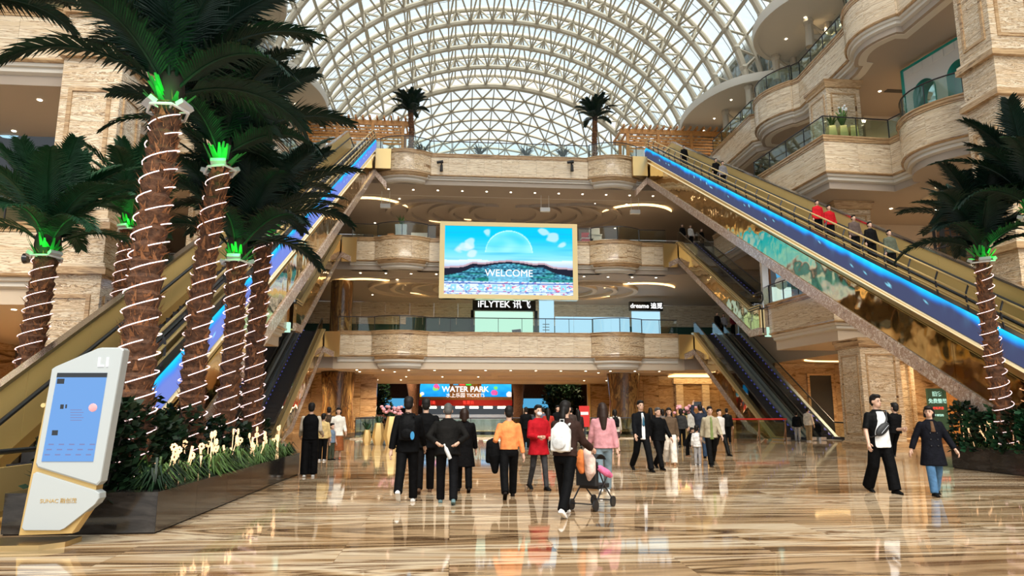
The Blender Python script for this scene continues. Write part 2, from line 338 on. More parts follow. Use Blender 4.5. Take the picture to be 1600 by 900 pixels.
# ---- balconies
def bayed(x0, x1, bays, y=YF, bulge=.75, step=.12):
    p = [(x0, y)]
    for a, b in bays:
        p += [(a, y), (a+.01, y-step)]
        p += [(a+(b-a)*t/10, y-step-bulge*(1-(2*t/10-1)**2)) for t in range(1, 10)]
        p += [(b-.01, y-step), (b, y)]
    return p+[(x1, y)]
def parapet(root, pts, flip, z0, z1, step=1.35, bay=None, corn=.65, inset=.0, capm='marble_trim'):
    runs, at, L = cut_path(pts, step)
    for r in runs:
        if len(r) == 2 and hypot(r[0][0]-r[1][0], r[0][1]-r[1][1]) < .02: continue
        md = r[len(r)//2]; isbay = bay and bay(md)
        nr = normals(r, flip)
        pr = [(-.10, z0+.12), (0, z0+.12), (0, z1-.30), (-.10, z1-.30)]
        if isbay: pr = [(-.10, z0+.02), (-.02, z0+.02), (.05, z0+.20), (.0, z0+.36), (.0, z1-.30), (-.10, z1-.30)]
        MB().sweep(r, nr, pr).build('panel', 'marble_bay' if isbay else 'marble', root)
    n_ = normals(pts, flip)
    MB().sweep(pts, n_, [(-.3, z0), (-.06, z0), (-.06, z1-.2), (-.3, z1-.2)]).build('backing', 'joint', root)
    MB().sweep(pts, n_, [(-.30, z1-.29), (.03, z1-.29), (.03, z1-.22), (.06, z1-.20), (.06, z1-.10), (.10, z1-.05), (.10, z1), (-.30, z1)]).build('cap', capm, root)
    MB().sweep(pts, n_, [(-.25, z0+.115), (.035, z0+.115), (.05, z0+.06), (.0, z0), (-.25, z0)]).build('lower_moulding', 'marble_trim', root)
    if corn:
        MB().sweep(pts, n_, [(-.9, z0-.004), (-.06, z0-.004), (-.10, z0-.10), (-.2, z0-.12), (-.2, z0-corn*.42), (-.30, z0-corn*.5), (-.42, z0-corn*.55), (-.42, z0-corn*.8), (-.55, z0-corn), (-.9, z0-corn)]).build('cornice', 'white_plaster', root)
def railing(label, pts, flip, z, h=1.02, back=.12, group='glass balcony railings', step=1.6, glass='glass', name='glass_railing'):
    n_ = normals(pts, flip); q = [(p[0]-n.x*back, p[1]-n.y*back) for p, n in zip(pts, n_)]
    t = thing(name, label, 'railing', (0, 0, 0), 0, group)
    runs, at, L = cut_path(q, step)
    for r in runs:
        if hypot(r[0][0]-r[-1][0], r[0][1]-r[-1][1]) < .1: continue
        MB().sweep(r, normals(r), [(-.008, z+.04), (.008, z+.04), (.008, z+h-.06), (-.008, z+h-.06)]).build('pane', glass, t)
        d = V((r[-1][0]-r[0][0], r[-1][1]-r[0][1])).normalized(); a = atan2(d.y, d.x)
        MB().box((0, 0, (h-.03)/2), (.03, .05, h-.03)).build('post', 'steel_dark', t, (r[0][0], r[0][1], z), a)
    MB().tube([(x, y, z+h) for x, y in q], .035, 8).build('handrail', 'steel_dark', t)
    return t
BY = [(-5.6, -1.75), (10.0, 13.85)]
inbay = lambda p: p[1] < YF-.05
FAC = [('two', 5.29, 7.09, -8.0, 16.4, .80, 'second'), ('three', 12.10, 13.86, -7.4, 15.9, .55, 'third'), ('four', 18.62, 20.34, -6.15, 14.35, .58, 'fourth')]
for lv, z0, z1, x0, x1, cn, nm in FAC:
    rt = struct('wall_back_level_'+lv, 'cream veined marble balcony front of the %s storey with two bowed bays' % nm)
    p = bayed(x0, x1, BY); parapet(rt, p, -1, z0, z1, bay=inbay, corn=cn)
    if lv != 'three': railing('long glass railing along the %s storey balcony facing the hall' % nm, p, -1, z1, group=None)
for xs, lab in (((-7.3, -1.3), 'left of the big screen'), ((9.2, 15.8), 'right of the big screen')):
    p = bayed(xs[0], xs[1], [b for b in BY if xs[0] < b[0] < xs[1]]); railing('glass railing on the third storey balcony '+lab, p, -1, 13.86, group=None)
# carved dark bracket under every bowed bay
for lv, z0, z1, x0, x1, cn, nm in FAC:
    rt = bpy.data.objects['wall_back_level_'+lv]
    for a, b in BY:
        pts = [(a+.25+(b-a-.5)*t/12, YF-.12-.62*(1-(2*t/12-1)**2)) for t in range(13)]
        MB().sweep(pts, normals(pts, -1), [(-.3, z0-.20), (-.05, z0-.20), (.10, z0-.06), (.13, z0+.06), (.02, z0+.15), (-.3, z0+.15)]).build('bracket', 'marble_trim', rt)
# slabs and soffits behind the balcony fronts
SLB = [('two', 4.45, 7.0, 78.), ('three', 11.55, 13.76, 66.), ('four', 18.02, 20.24, 66.)]
for lv, zs, zf, yb in SLB:
    st = struct('ceiling_level_'+lv, 'flat plaster ceiling under the %s level deck with crescent reliefs' % lv)
    x0, x1 = (-8.3, 16.9)
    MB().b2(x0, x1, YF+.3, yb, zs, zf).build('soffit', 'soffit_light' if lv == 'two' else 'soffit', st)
    # the deck runs on sideways behind the escalator openings
    for s in (-1, 1):
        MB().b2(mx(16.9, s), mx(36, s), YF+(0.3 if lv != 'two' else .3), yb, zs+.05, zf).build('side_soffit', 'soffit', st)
    MB().b2(x0, x1, YF+3.0, YF+3.05, zs-.03, zs).build('shadow_gap', 'white_plaster', st)
    MB().b2(-27, 35.6, YF+.32, yb-.05, zf, zf+.012).build('deck_floor', 'floor_pale', st)
def crescent(root, cx, cy_, z, rx, ry, a0, a1, wmax, mat, name, h=.10, n=22, rot=0.):
    vs = []; fs = []
    for i in range(n+1):
        t = i/n; a = R(a0+(a1-a0)*t); w_ = wmax*(sin(pi*t)**.6)+.02
        for k, (dr, dz) in enumerate(((-.5, 0), (-.42, -h), (.42, -h), (.5, 0))):
            x_ = (rx+w_*dr)*cos(a); y_ = (ry+w_*dr)*sin(a); vs.append((cx+x_*cos(rot)-y_*sin(rot), cy_+x_*sin(rot)+y_*cos(rot), z+dz))
    fs = [(i*4+j, i*4+(j+1) % 4, i*4+4+(j+1) % 4, i*4+4+j) for i in range(n) for j in range(4)]+[(0, 1, 2, 3), (n*4+3, n*4+2, n*4+1, n*4)]
    MB().add(vs, fs).build(name, mat, root)
for lv, zs, zf, yb in SLB[1:]:
    st = bpy.data.objects['ceiling_level_'+lv]; warm = lv == 'three'
    for s in (-1, 1):
        for k in range(5):
            cx = mx(5.6+1.7*k+(1.2 if warm else 0), s); rx = 1.5+.55*k
            a0, a1 = (-115, 115) if s > 0 else (65, 295)
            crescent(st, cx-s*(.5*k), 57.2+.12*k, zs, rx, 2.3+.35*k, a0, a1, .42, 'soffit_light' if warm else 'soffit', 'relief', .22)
            if warm or (s < 0 and k < 4): crescent(st, cx-s*(.5*k)+s*.3, 57.2+.12*k, zs, rx-.28, 2.0+.35*k, a0+(25 if k % 2 else 95), a1-(95 if k % 2 else 25), .10 if not warm else .16, 'cove_glow', 'cove_light', .06)
        crescent(st, mx(15.4, s), 57.5, zs, 3.2, 3.6, (200 if s > 0 else -20), (330 if s > 0 else -150), .5, 'cove_glow', 'cove_light', .05)
st = bpy.data.objects['ceiling_level_two']
for a, b, y in ((-6, 3, 58.), (4, 14, 60.), (-4, 12, 68.)):
    pts = [(a+(b-a)*t/16, y-1.2*sin(pi*t/16)) for t in range(17)]
    MB().sweep(pts, normals(pts), [(-.12, 4.45), (-.09, 4.40), (.09, 4.40), (.12, 4.45)]).build('cove_light', 'cove_glow', st)
    pts = [(x, y_-.5) for x, y_ in pts]
    MB().sweep(pts, normals(pts), [(-.5, 4.45), (-.4, 4.28), (.3, 4.28), (.4, 4.45)]).build('relief', 'soffit_light', st)
for lv, zs, nm in (('two', 4.45, 'ground floor'), ('three', 11.55, 'second storey'), ('four', 18.02, 'third storey')):
    P = [(-6.8+1.85*i, 51.6, zs) for i in range(13)]+[(-6.9+2.6*i, 54., zs) for i in (0, 1, 7, 8)]+[(-7+3.1*i, 61.5, zs) for i in range(8)]
    if lv == 'two': P += [(-7+2.2*i, 68., zs) for i in range(11)]
    downlights(P, 'round downlight in the %s ceiling ahead' % nm, 'downlights of the %s facing hall' % nm)
    for i in range(4): spot((-5.4+6.4*i, 55., zs-.15), {'two': 520, 'three': 300, 'four': 130}[lv], 155, (1, .84, .64) if lv == 'four' else (1, .76, .48))
    for i in range(3): spot((-3.5+8*i, 62., zs-.15), {'two': 520, 'three': 260, 'four': 90}[lv], 155, (1, .84, .64) if lv == 'four' else (1, .76, .48))
for i in range(3): spot((-4+8*i, 72., 4.3), 420, 155)
for x in (-11.5, 19.): spot((x, 53., 4.3), 420, 155)
for x in (23., 26.5, -14.4, -18.): spot((x, 41., 4.6), 300, 155)
for x in (21.2, -12.6): spot((x, 33.4, 4.6), 170, 155)
# white pendant loudspeakers on twin rods under the fourth deck
for x, nm in ((-5.2, 'left of the three'), (7.0, 'middle of the three'), (14.1, 'right of the three')):
    t = thing('hanging_fixture', 'small white box hung on two rods below the third storey ceiling, %s' % nm, 'ceiling fixture', (x, 52.2, 18.02), 0, 'white boxes hung below the third storey ceiling')
    MB().box((0, 0, -1.15), (.75, .3, .3)).build('box', 'white', t)
    for d in (-.3, .3): MB().cyl((d, 0, 0), (d, 0, -1.05), .02, n=6).build('rod', 'white', t)

# ---- side galleries, built on the right and mirrored to the left
def arcbay(y0, y1, x, bulge, n=10): return [(x, y0), (x-.12, y0-.01)]+[(x-.12-bulge*(1-(2*t/n-1)**2), y0+(y1-y0)*t/n) for t in range(1, n)]+[(x-.12, y1+.01), (x, y1)]
E2 = [(17.0, 36.4), (17.4, 30.6), (20.8, 30.9)]+arcbay(30.3, 25.6, 21.1, .95)+[(21.1, 25.2), (21.1, 23.3)]
E3 = [(19.3, 49.6), (19.3, 39.2), (16.75, 36.8), (17.35, 30.2), (20.75, 30.4)]+arcbay(29.6, 25.4, 20.9, 1.0)+[(20.9, 25.2), (20.9, 23.3)]
E4 = [(19.5, 49.6), (19.5, 42.6)]+arcbay(42.2, 37.6, 19.9, .95)+[(20.1, 37.2), (19.8, 31.8)]+arcbay(31.4, 27.4, 19.7, .8)+[(19.7, 27.0), (19.7, 23.4)]
E0 = [(20.9, 22.15), (33.0, 22.15)]
GAL = [('two', 5.55, 7.25, 4.75, E2, 'second'), ('three', 12.55, 14.4, 11.9, E3, 'third'), ('four', 19.0, 20.9, 18.4, E4, 'fourth')]
OUT = 33.0
for s, sd in ((1, 'right'), (-1, 'left')):
    fp = -1*s
    for lv, z0, z1, zs, E, nm in GAL:
        rt = struct('wall_%s_level_%s' % (sd, lv), 'veined marble balcony front of the %s storey gallery on the %s side' % (nm, sd))
        p = [(mx(x, s), y) for x, y in E]
        bayf = lambda q, s=s: abs(q[0]-4.3) < 19.99 and False
        parapet(rt, p, fp, z0, z1, step=1.7, corn=.62)
        p2 = [(mx(x, s), y) for x, y in E0]; parapet(rt, p2, fp, z0, z1, step=1.7, corn=.62)
        railing('glass railing above the %s storey gallery parapet on the %s side' % (nm, sd), p, fp, z1, group=None, glass='glass_green')
        railing('glass railing on the %s storey gallery nearest the entrance, %s side' % (nm, sd), p2, fp, z1, group=None, glass='glass_green')
        ce = struct('ceiling_%s_level_%s' % (sd, lv), 'taupe ceiling under the %s storey gallery on the %s side' % (nm, sd))
        nn_ = normals(p, fp); poly = [(q[0]-n_.x*.35, q[1]-n_.y*.35) for q, n_ in zip(p, nn_)]+[(mx(21.2, s), 22.5), (mx(OUT, s), 22.5)]+([(mx(OUT, s), 50.2), (mx(21.8, s), 50.2), (mx(21.8, s), 36.4)] if lv == 'two' else [(mx(OUT, s), E[0][1])])
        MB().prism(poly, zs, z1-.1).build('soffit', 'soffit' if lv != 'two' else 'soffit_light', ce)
        MB().prism(poly, z1-.1, z1-.085).build('deck_floor', 'floor_pale', ce)
        P = [(mx(22.6+2.5*i, s), y, zs) for i in range(3) for y in (23.6, 26.5, 30, 33.5)]
        downlights(P, 'downlight below the %s storey %s gallery' % (nm, sd), 'downlights below the %s gallery of the %s storey' % (sd, nm))
        for y in (24.5, 29., 34.): spot((mx(24.5, s), y, zs-.15), {'two': 330, 'three': 180, 'four': 130}[lv], 155)
        # recessed ceiling rings and vents
        for x, y in ((23.8, 27.5), (23.4, 31.5), (24.6, 23.8)): MB().lathe([(.22, -.03), (.42, -.05), (.46, 0), (.2, 0)], 18).build('air_ring', 'soffit_light', ce, (mx(x, s), y, zs))
        MB().box((0, 0, -.012), (1.5, .35, .02)).build('air_vent', 'steel_dark', ce, (mx(23.6, s), 33.4, zs))
    # shop walls behind the galleries
    wl = struct('wall_%s' % sd, 'marble side wall of the hall behind the %s galleries' % sd)
    for z0, z1, mm in ((0, 4.8, 'marble_brown'), (7.1, 11.9, 'soffit_light'), (14.2, 18.4, 'soffit_light'), (20.7, 24., 'soffit_light')):
        MB().b2(mx(30, s), mx(30.3, s), 6, 36.6, z0, z1).build('wall_panel', mm, wl)
        if z0: MB().b2(mx(23.6, s), mx(OUT, s), 36.6, 36.9, z0, z1).build('wall_panel', mm, wl)
        else:
            for k in range(8): MB().b2(mx(21.7+1.4*k+.004, s), mx(23.1+1.4*k-.004, s), 46, 46.3, 0, 4.75).build('wall_panel', mm, wl)
    for z0, z1 in ((7.1, 11.6), (13.8, 18.1), (20.3, 24)): MB().b2(mx(27, s), mx(27.3, s), 36.9, 66, z0, z1).build('wall_panel', 'soffit_light', wl)
    MB().b2(mx(27, s), mx(27.3, s), 36.9, 80, 0, 4.5).build('wall_panel', 'marble_brown', wl)
    # tall pilaster, front and side faces with raised mouldings
    pl = struct('wall_%s_pilaster' % sd, 'tall cream marble pilaster with framed panels on the %s side' % sd)
    px0 = 19.2
    for z in np.arange(0, 25.2, 2.1):
        MB().b2(mx(px0, s), mx(21.0, s), 21.9, 23.5, z+.004, z+2.096).build('block', 'marble_wavy', pl)
    for z0, z1 in ((.6, 5.0), (7.9, 11.6), (14.9, 18.2), (21.4, 24.8)):
        f = MB()
        for a, b, c, d in ((22.15, 22.27, z0, z1), (23.13, 23.25, z0, z1), (22.27, 23.13, z0, z0+.12), (22.27, 23.13, z1-.12, z1)): f.b2(mx(px0-.05, s), mx(px0, s), a, b, c, d)
        for a, b, c, d in ((19.45, 19.57, z0, z1), (20.63, 20.75, z0, z1), (19.57, 20.63, z0, z0+.12), (19.57, 20.63, z1-.12, z1)): f.b2(mx(a, s), mx(b, s), 21.85, 21.9, c, d)
        f.build('frame_moulding', 'marble_trim', pl)
    for z in (5.6, 7.0, 12.6, 14.1, 19.1, 20.6):
        MB().b2(mx(px0-.18, s), mx(21.1, s), 21.72, 23.6, z, z+.22).build('band_moulding', 'marble_trim', pl)
        MB().b2(mx(px0-.1, s), mx(21.1, s), 21.8, 23.6, z+.22, z+.36).build('band_moulding', 'marble', pl)
    # square marble columns carrying the galleries
    for x, y, z0, z1, nm in ((18.85, 30.6, 0, 4.75, 'one'), (19.9, 33.4, 14.3, 18.4, 'three'), (19.9, 33.4, 7.2, 11.9, 'two'), (22.6, 35.2, 0, 4.75, 'one_rear')):
        c = struct('wall_%s_column_%s' % (sd, nm), 'square marble column carrying the gallery on the %s side' % sd, (mx(x, s), y, 0))
        nb = 3
        for k in range(nb):
            a = z0+(z1-z0)*k/nb; b = z0+(z1-z0)*(k+1)/nb
            MB().b2(-.9, .9, -.9, .9, a+.003, b-.003).build('block', 'marble_wavy', c)
        MB().lathe([(1.28, z0), (1.42, z0), (1.42, z0+.14), (1.30, z0+.22), (1.28, z0+.22)], 4, Matrix.Rotation(pi/4, 4, 'Z')).build('base_moulding', 'marble_trim', c)
        MB().lathe([(1.28, z1-.42), (1.38, z1-.40), (1.38, z1-.26), (1.5, z1-.12), (1.5, z1), (1.28, z1)], 4, Matrix.Rotation(pi/4, 4, 'Z')).build('capital', 'marble_trim', c)
        f = MB()
        for q in range(4):
            Mq = Matrix.Rotation(q*pi/2, 4, 'Z')
            for a, b, cc, d in ((-.68, -.6, z0+.5, z1-.7), (.6, .68, z0+.5, z1-.7), (-.6, .6, z0+.5, z0+.58), (-.6, .6, z1-.78, z1-.7)): f.b2(a, b, -.93, -.9, cc, d, Mq)
        f.build('frame_moulding', 'marble_trim', c)
    # top deck: white canopy edge in big scallops, clerestory windows above it
    cz = 25.0
    def ex(y):
        for yc, hl in ((52., 6.6), (38.2, 4.9), (26.5, 5.), (11, 6)):
            if abs(y-yc) < hl: return 22.6-4.0*sqrt(max(0, 1-((y-yc)/hl)**2))
        return 22.6
    pts = [(mx(ex(y), s), y) for y in np.linspace(60, 6, 110)]
    cn = struct('ceiling_%s_canopy' % sd, 'white scalloped underside of the top gallery on the %s side' % sd)
    MB().prism(pts+[(mx(OUT, s), 6), (mx(OUT, s), 60)], cz, cz+.25).build('slab', 'canopy_white', cn)
    n_ = normals(pts, fp)
    MB().sweep(pts, n_, [(-.3, cz-.05), (.02, cz-.05), (.06, cz+.1), (.06, cz+.55), (-.3, cz+.55)]).build('edge', 'canopy_white', cn)
    downlights([(mx(21.0, s), y, cz) for y in (35, 37.5, 40, 49, 52.5, 55)]+[(mx(23.2, s), y, cz) for y in (36, 39, 48, 52)], 'downlight in the white %s canopy' % sd, 'downlights of the %s canopy' % sd)
    for y in (38., 52.): spot((mx(22, s), y, cz-.2), 90, 150)
    cw = struct('window_%s' % ('1' if s > 0 else '2'), 'row of upright clerestory panes below the vault on the %s side' % sd)
    Xc = 22.6
    for k in range(34):
        y = 24+k*1.45
        MB().b2(mx(Xc, s)-.012, mx(Xc, s)+.012, y+.04, y+1.41, 25.4, 29.1).build('pane', 'glass_roof', cw)
        MB().b2(mx(Xc, s)-.06, mx(Xc, s)+.06, y-.04, y+.04, 25., 29.4).build('mullion', 'roof_steel', cw)
    for z in (25.2, 27.6, 29.3): MB().b2(mx(Xc, s)-.08, mx(Xc, s)+.08, 24, 73.3, z-.12, z+.12).build('transom', 'roof_steel', cw)
    MB().b2(mx(Xc-.3, s), mx(OUT, s), 6, 92, 29.3, 29.6).build('roof_edge', 'canopy_white', cw)
    MB().b2(mx(OUT-.1, s), mx(OUT+.3, s), 3, 104, -.3, 29.6).build('outer_wall', 'soffit', cw)
# ---- back walls
bw = struct('wall_back', 'marble and dark shop walls at the back of the storeys')
MB().b2(-23, 31, 66, 66.4, 7, 9.5).build('shop_band', 'green_board', bw)
for i in range(24): MB().b2(-22+2.25*i+.006, -19.75+2.25*i-.006, 65.7, 66, 9.5, 11.55).build('panel', 'marble', bw)
MB().b2(-23, 31, 66, 66.4, 13.8, 18.05).build('panel', 'soffit_light', bw)
MB().b2(-28, 36, 66.0, 66.5, 20.2, 20.5).build('deck_edge', 'white_plaster', bw)
O0, O1 = atY(561, 640, 76.).x, atY(918, 640, 76.).x; OT = atY(740, 599, 76.).z
for x0, x1, z0, z1 in ((-28, O0-.3, 0, 4.45), (O1+.3, 36, 0, 4.45), (O0-.3, O1+.3, OT+.2, 4.45)): MB().b2(x0, x1, 76, 76.4, z0, z1).build('panel', 'marble_brown', bw)
fr = MB()
for x0, x1, z0, z1 in ((O0-.3, O0, 0, OT+.2), (O1, O1+.3, 0, OT+.2), (O0, O1, OT, OT+.2)): fr.b2(x0, x1, 75.85, 76.2, z0, z1)
fr.build('opening_frame', 'brass_pale', bw)
for s, x in ((-1, -8.6), (1, 13.5)):
    sd = 'right' if s > 0 else 'left'
    c = struct('wall_onyx_column_%s' % sd, 'rounded dark gold onyx column on the %s side of the ground floor' % sd, (x, 55, 0))
    MB().lathe([(1.5, 0), (1.5, .2), (1.32, .25), (1.12, 2.2), (1.3, 4.44), (1., 4.44)], 24).build('shaft', 'dark_onyx', c)
    if s < 0: MB().lathe([(.85, 7.0), (.85, 11.5), (.8, 11.5)], 24).build('upper_shaft', 'dark_onyx', c)
    for k in range(7): MB().b2(mx(14.6+1.3*k, s), mx(15.88+1.3*k, s), 58, 58.3, .0, 4.44).build('panel', 'marble_brown', bw)
ds = struct('door_3', 'cream stone framed doorway at the back of the ground floor right of the onyx column')
a, b, c = atY(1062, 640, 57.8).x, atY(1103, 640, 57.8).x, atY(1080, 600, 57.8).z
for x in (a, b): MB().b2(x-.3, x+.3, 57.6, 57.95, 0, c).build('jamb', 'marble', ds)
MB().b2(a-.5, b+.5, 57.5, 57.95, c, c+.45).build('lintel', 'marble', ds); MB().b2(a+.3, b-.3, 57.8, 57.98, 0, c).build('leaf', 'marble_brown', ds)
MB().b2(a-1, b+2, 55.5, 57.4, 4.3, 4.42).build('cove_light', 'cove_glow', ds)
# ================================================================ ESCALATORS
def line(Ya, za, Yb, zb):
    return lambda y: za if y <= Ya else zb if y >= Yb else za+(zb-za)*(y-Ya)/(Yb-Ya)
def strip(mb, zt, x0, x1, ys, lo, hi, zmin=-9):
    pts = list(ys); k = len(pts); vs = []
    for y in pts:
        z = zt(y); a, b = max(zmin, z+lo), max(zmin+.01, z+hi)
        vs += [(x0, y, a), (x1, y, a), (x1, y, b), (x0, y, b)]
    fs = [(i*4+j, i*4+(j+1) % 4, i*4+4+(j+1) % 4, i*4+4+j) for i in range(k-1) for j in range(4)]+[(0, 1, 2, 3), tuple(4*k-4+j for j in (3, 2, 1, 0))]
    return mb.add(vs, fs)
def rng(a, b, step): n = max(1, round((b-a)/step)); return [a+(b-a)*i/n for i in range(n+1)]
def pieces(root, name, mat, zt, x0, x1, a, b, lo, hi, step, zmin=-9, gap=.006):
    r = rng(a, b, step)
    for p, q in zip(r, r[1:]):
        mid = [t for t in (zt.k if hasattr(zt, 'k') else ()) if p < t < q]
        strip(MB(), zt, x0, x1, [p+gap]+mid+[q-gap], lo, hi, zmin).build(name, mat, root, smooth=0)
def steps(root, x0, x1, Ya, za, Yb, zb):
    n = int(round((Yb-Ya)/.405)); dz = (zb-za)/n; dy = (Yb-Ya)/n
    m = MB(); m.b2(x0, x1, .0, dy, -.04, 0); m.b2(x0, x1, 0., .03, -dz, -.02)
    for i in range(6): m.b2(x0+(x1-x0)*(i+.4)/6, x0+(x1-x0)*(i+.6)/6, .004, dy-.01, 0, .008)
    me = m.mesh('step', 'step_metal', 0)
    for i in range(n): link('step', me, root, (0, Ya+dy*i, za+dz*(i+1)))
def longescalator(s):
    sd = 'right' if s > 0 else 'left'
    Ya, Yb, zb = 12.1, 49.5, 20.2
    zt = line(Ya, 0, Yb, zb); zt.k = (Ya, Yb)
    t = thing('long_escalator', 'very long escalator with blue sea screen and mirrored brass skirt, %s side' % sd, 'escalator')
    X = lambda x: mx(x, s)
    a, b, c = X(14.4), X(14.46), X(14.62)
    o0, o1 = X(16.36), X(16.5)
    # granite-like rim, mirror skirts and underside
    pieces(t, 'rim_panel', 'granite_mirror', zt, X(14.34), c, 14.2, 49.5, -1.92, -1.42, 2.6, .0)
    pieces(t, 'brass_panel', 'brass_mirror', zt, a, c, 12.0, 50.2, -1.40, -.26, 2.35, .0)
    pieces(t, 'brass_panel', 'brass_mirror', zt, X(16.44), o1, 12.0, 50.2, -1.9, 0, 2.35, .0)
    strip(MB(), zt, c, X(16.44), [15.6, 49.5, 50.2], -1.86, -1.78, .02).build('underside', 'brass', t)
    pieces(t, 'trim_band', 'brass', zt, b, c, 11.2, 50.2, -.24, .12, 4.7, .0)
    for h in (-.26, .07):
        strip(MB(), zt, X(14.36), b, [10.6, Ya, Yb, 50.2], h, h+.035, .05).build('light_rail', 'line_light', t)
    # sea-picture screen, a grid of coloured cells
    ny, nz_ = 300, 12; ys = np.linspace(11.0, 49.9, ny+1); vs = []; cs = []; fs = []
    for i, y in enumerate(ys):
        for j in range(nz_+1):
            h = j/nz_; vs.append((X(14.38)-s*.01, y, max(0, zt(y))+.14+.76*h))
            q = mnoise.noise(V((y*.55, 3*s, 0)))*.5+mnoise.noise(V((y*1.6, 9*s, 1)))*.28; ray_ = max(0, mnoise.noise(V((y*2.6+h*.8, 4, 2))))
            f = min(1, max(0, (h-.60+.5*q)*3.4)); g = min(1, max(0, (h-.70+.42*q)*3.2))
            lowc = np.array((.055, .065, .13)) if s > 0 else np.array((.16, .22, .62))
            c_ = lowc*(1-f)+np.array((.01, .17, .80))*f; c_ = c_*(1-g)+np.array((.02, .62, 1.05))*g
            c_ = c_+np.array((.05, .2, .3))*ray_*(h**2)
            fish = mnoise.noise(V((y*3.1, h*5, 11*s)));
            if fish > .52 and .3 < h < .7: c_ = c_+np.array((.15, .5, .6))
            cs.append((*np.clip(c_, 0, 1.1), 1))
    fs = [(i*(nz_+1)+j, (i+1)*(nz_+1)+j, (i+1)*(nz_+1)+j+1, i*(nz_+1)+j+1) for i in range(ny) for j in range(nz_)]
    me = bpy.data.meshes.new('sea_screen'); me.from_pydata(vs, [], fs); ca = me.color_attributes.new('pix', 'FLOAT_COLOR', 'POINT')
    ca.data.foreach_set('color', np.array(cs, dtype=np.float32).ravel()); me.materials.append(M_('screen_pixels')); link('sea_screen', me, t)
    strip(MB(), zt, X(14.38), c, [11.0, Ya, Yb, 49.9], .12, .91).build('screen_case', 'steel_dark', t)
    # guard rail on top of the screen
    pm = MB().tube([(0, 0, .0), (-.05*s, 0, .28), (-.04*s, 0, .5), (.06*s, 0, .74)], .028, 6).mesh('guard_post', 'steel_dark')
    for y in np.arange(11.4, 50, 1.18): link('guard_post', pm, t, (X(14.5), y, zt(y)+.90))
    for h, dx in ((1.10, -.05), (1.34, -.045), (1.63, .06)):
        MB().tube([(X(14.5)+dx*s, y, zt(y)+h) for y in (11.0, Ya, Yb, 50.2)], .026 if h < 1.6 else .034, 7).build('guard_rail', 'brass_pale', t)
    # inner walkway, balustrades, moving handrails, steps
    for x0, x1 in ((14.62, 15.0), (16.1, 16.36)): strip(MB(), zt, X(x0), X(x1), [9.2, Ya, Yb, 51.5], -.1, .14).build('deck', 'brass', t)
    pieces(t, 'balustrade_panel', 'brass_satin', zt, o0, o1, 9.6, 51.0, .14, 1.42, 2.1)
    pieces(t, 'balustrade_panel', 'brass_pale', zt, X(14.98), X(15.04), 9.6, 51.0, .14, .75, 2.1)
    for x in (15.01, 16.2):
        MB().tube([(X(x), 9.3, .75), (X(x), 9.25, .86), (X(x), 9.5, .97)]+[(X(x), y, zt(y)+.97) for y in (Ya, Yb, 51.2)], .045, 8).build('handrail', 'rubber', t)
    strip(MB(), zt, X(16.34), X(16.52), [9.6, Ya, Yb, 51.0], 1.42, 1.50).build('top_cap', 'chrome', t)
    steps(t, min(X(15.06), X(16.08)), max(X(15.06), X(16.08)), Ya, 0, Yb, zb)
    MB().b2(X(14.9), X(16.2), 8.6, Ya, .0, .03).build('landing_plate', 'chrome', t)
    # rounded newel drum at the foot
    for x in (14.75, 16.3): MB().cyl((X(x)-.16, 9.6, .62), (X(x)+.16, 9.6, .62), .60, n=24).build('newel', 'brass', t)
    # folded end of the rim where it meets the fourth deck
    MB().add([(X(14.34), 49.4, zb-1.92), (X(14.34), 49.4, zb-1.42), (X(13.5), 49.4, zb-2.35), (X(13.5), 49.4, zb-2.85), (X(14.34), 49.9, zb-1.92), (X(14.34), 49.9, zb-1.42), (X(13.5), 49.9, zb-2.35), (X(13.5), 49.9, zb-2.85)],
             [(0, 1, 2, 3), (4, 5, 6, 7), (0, 1, 5, 4), (1, 2, 6, 5), (2, 3, 7, 6), (3, 0, 4, 7)]).build('rim_return', 'granite_mirror', t)
    MB().b2(X(14.3), X(13.2), 49.05, 49.9, zb-1.45, zb+.05).build('end_block', 'brass', t)
    return t
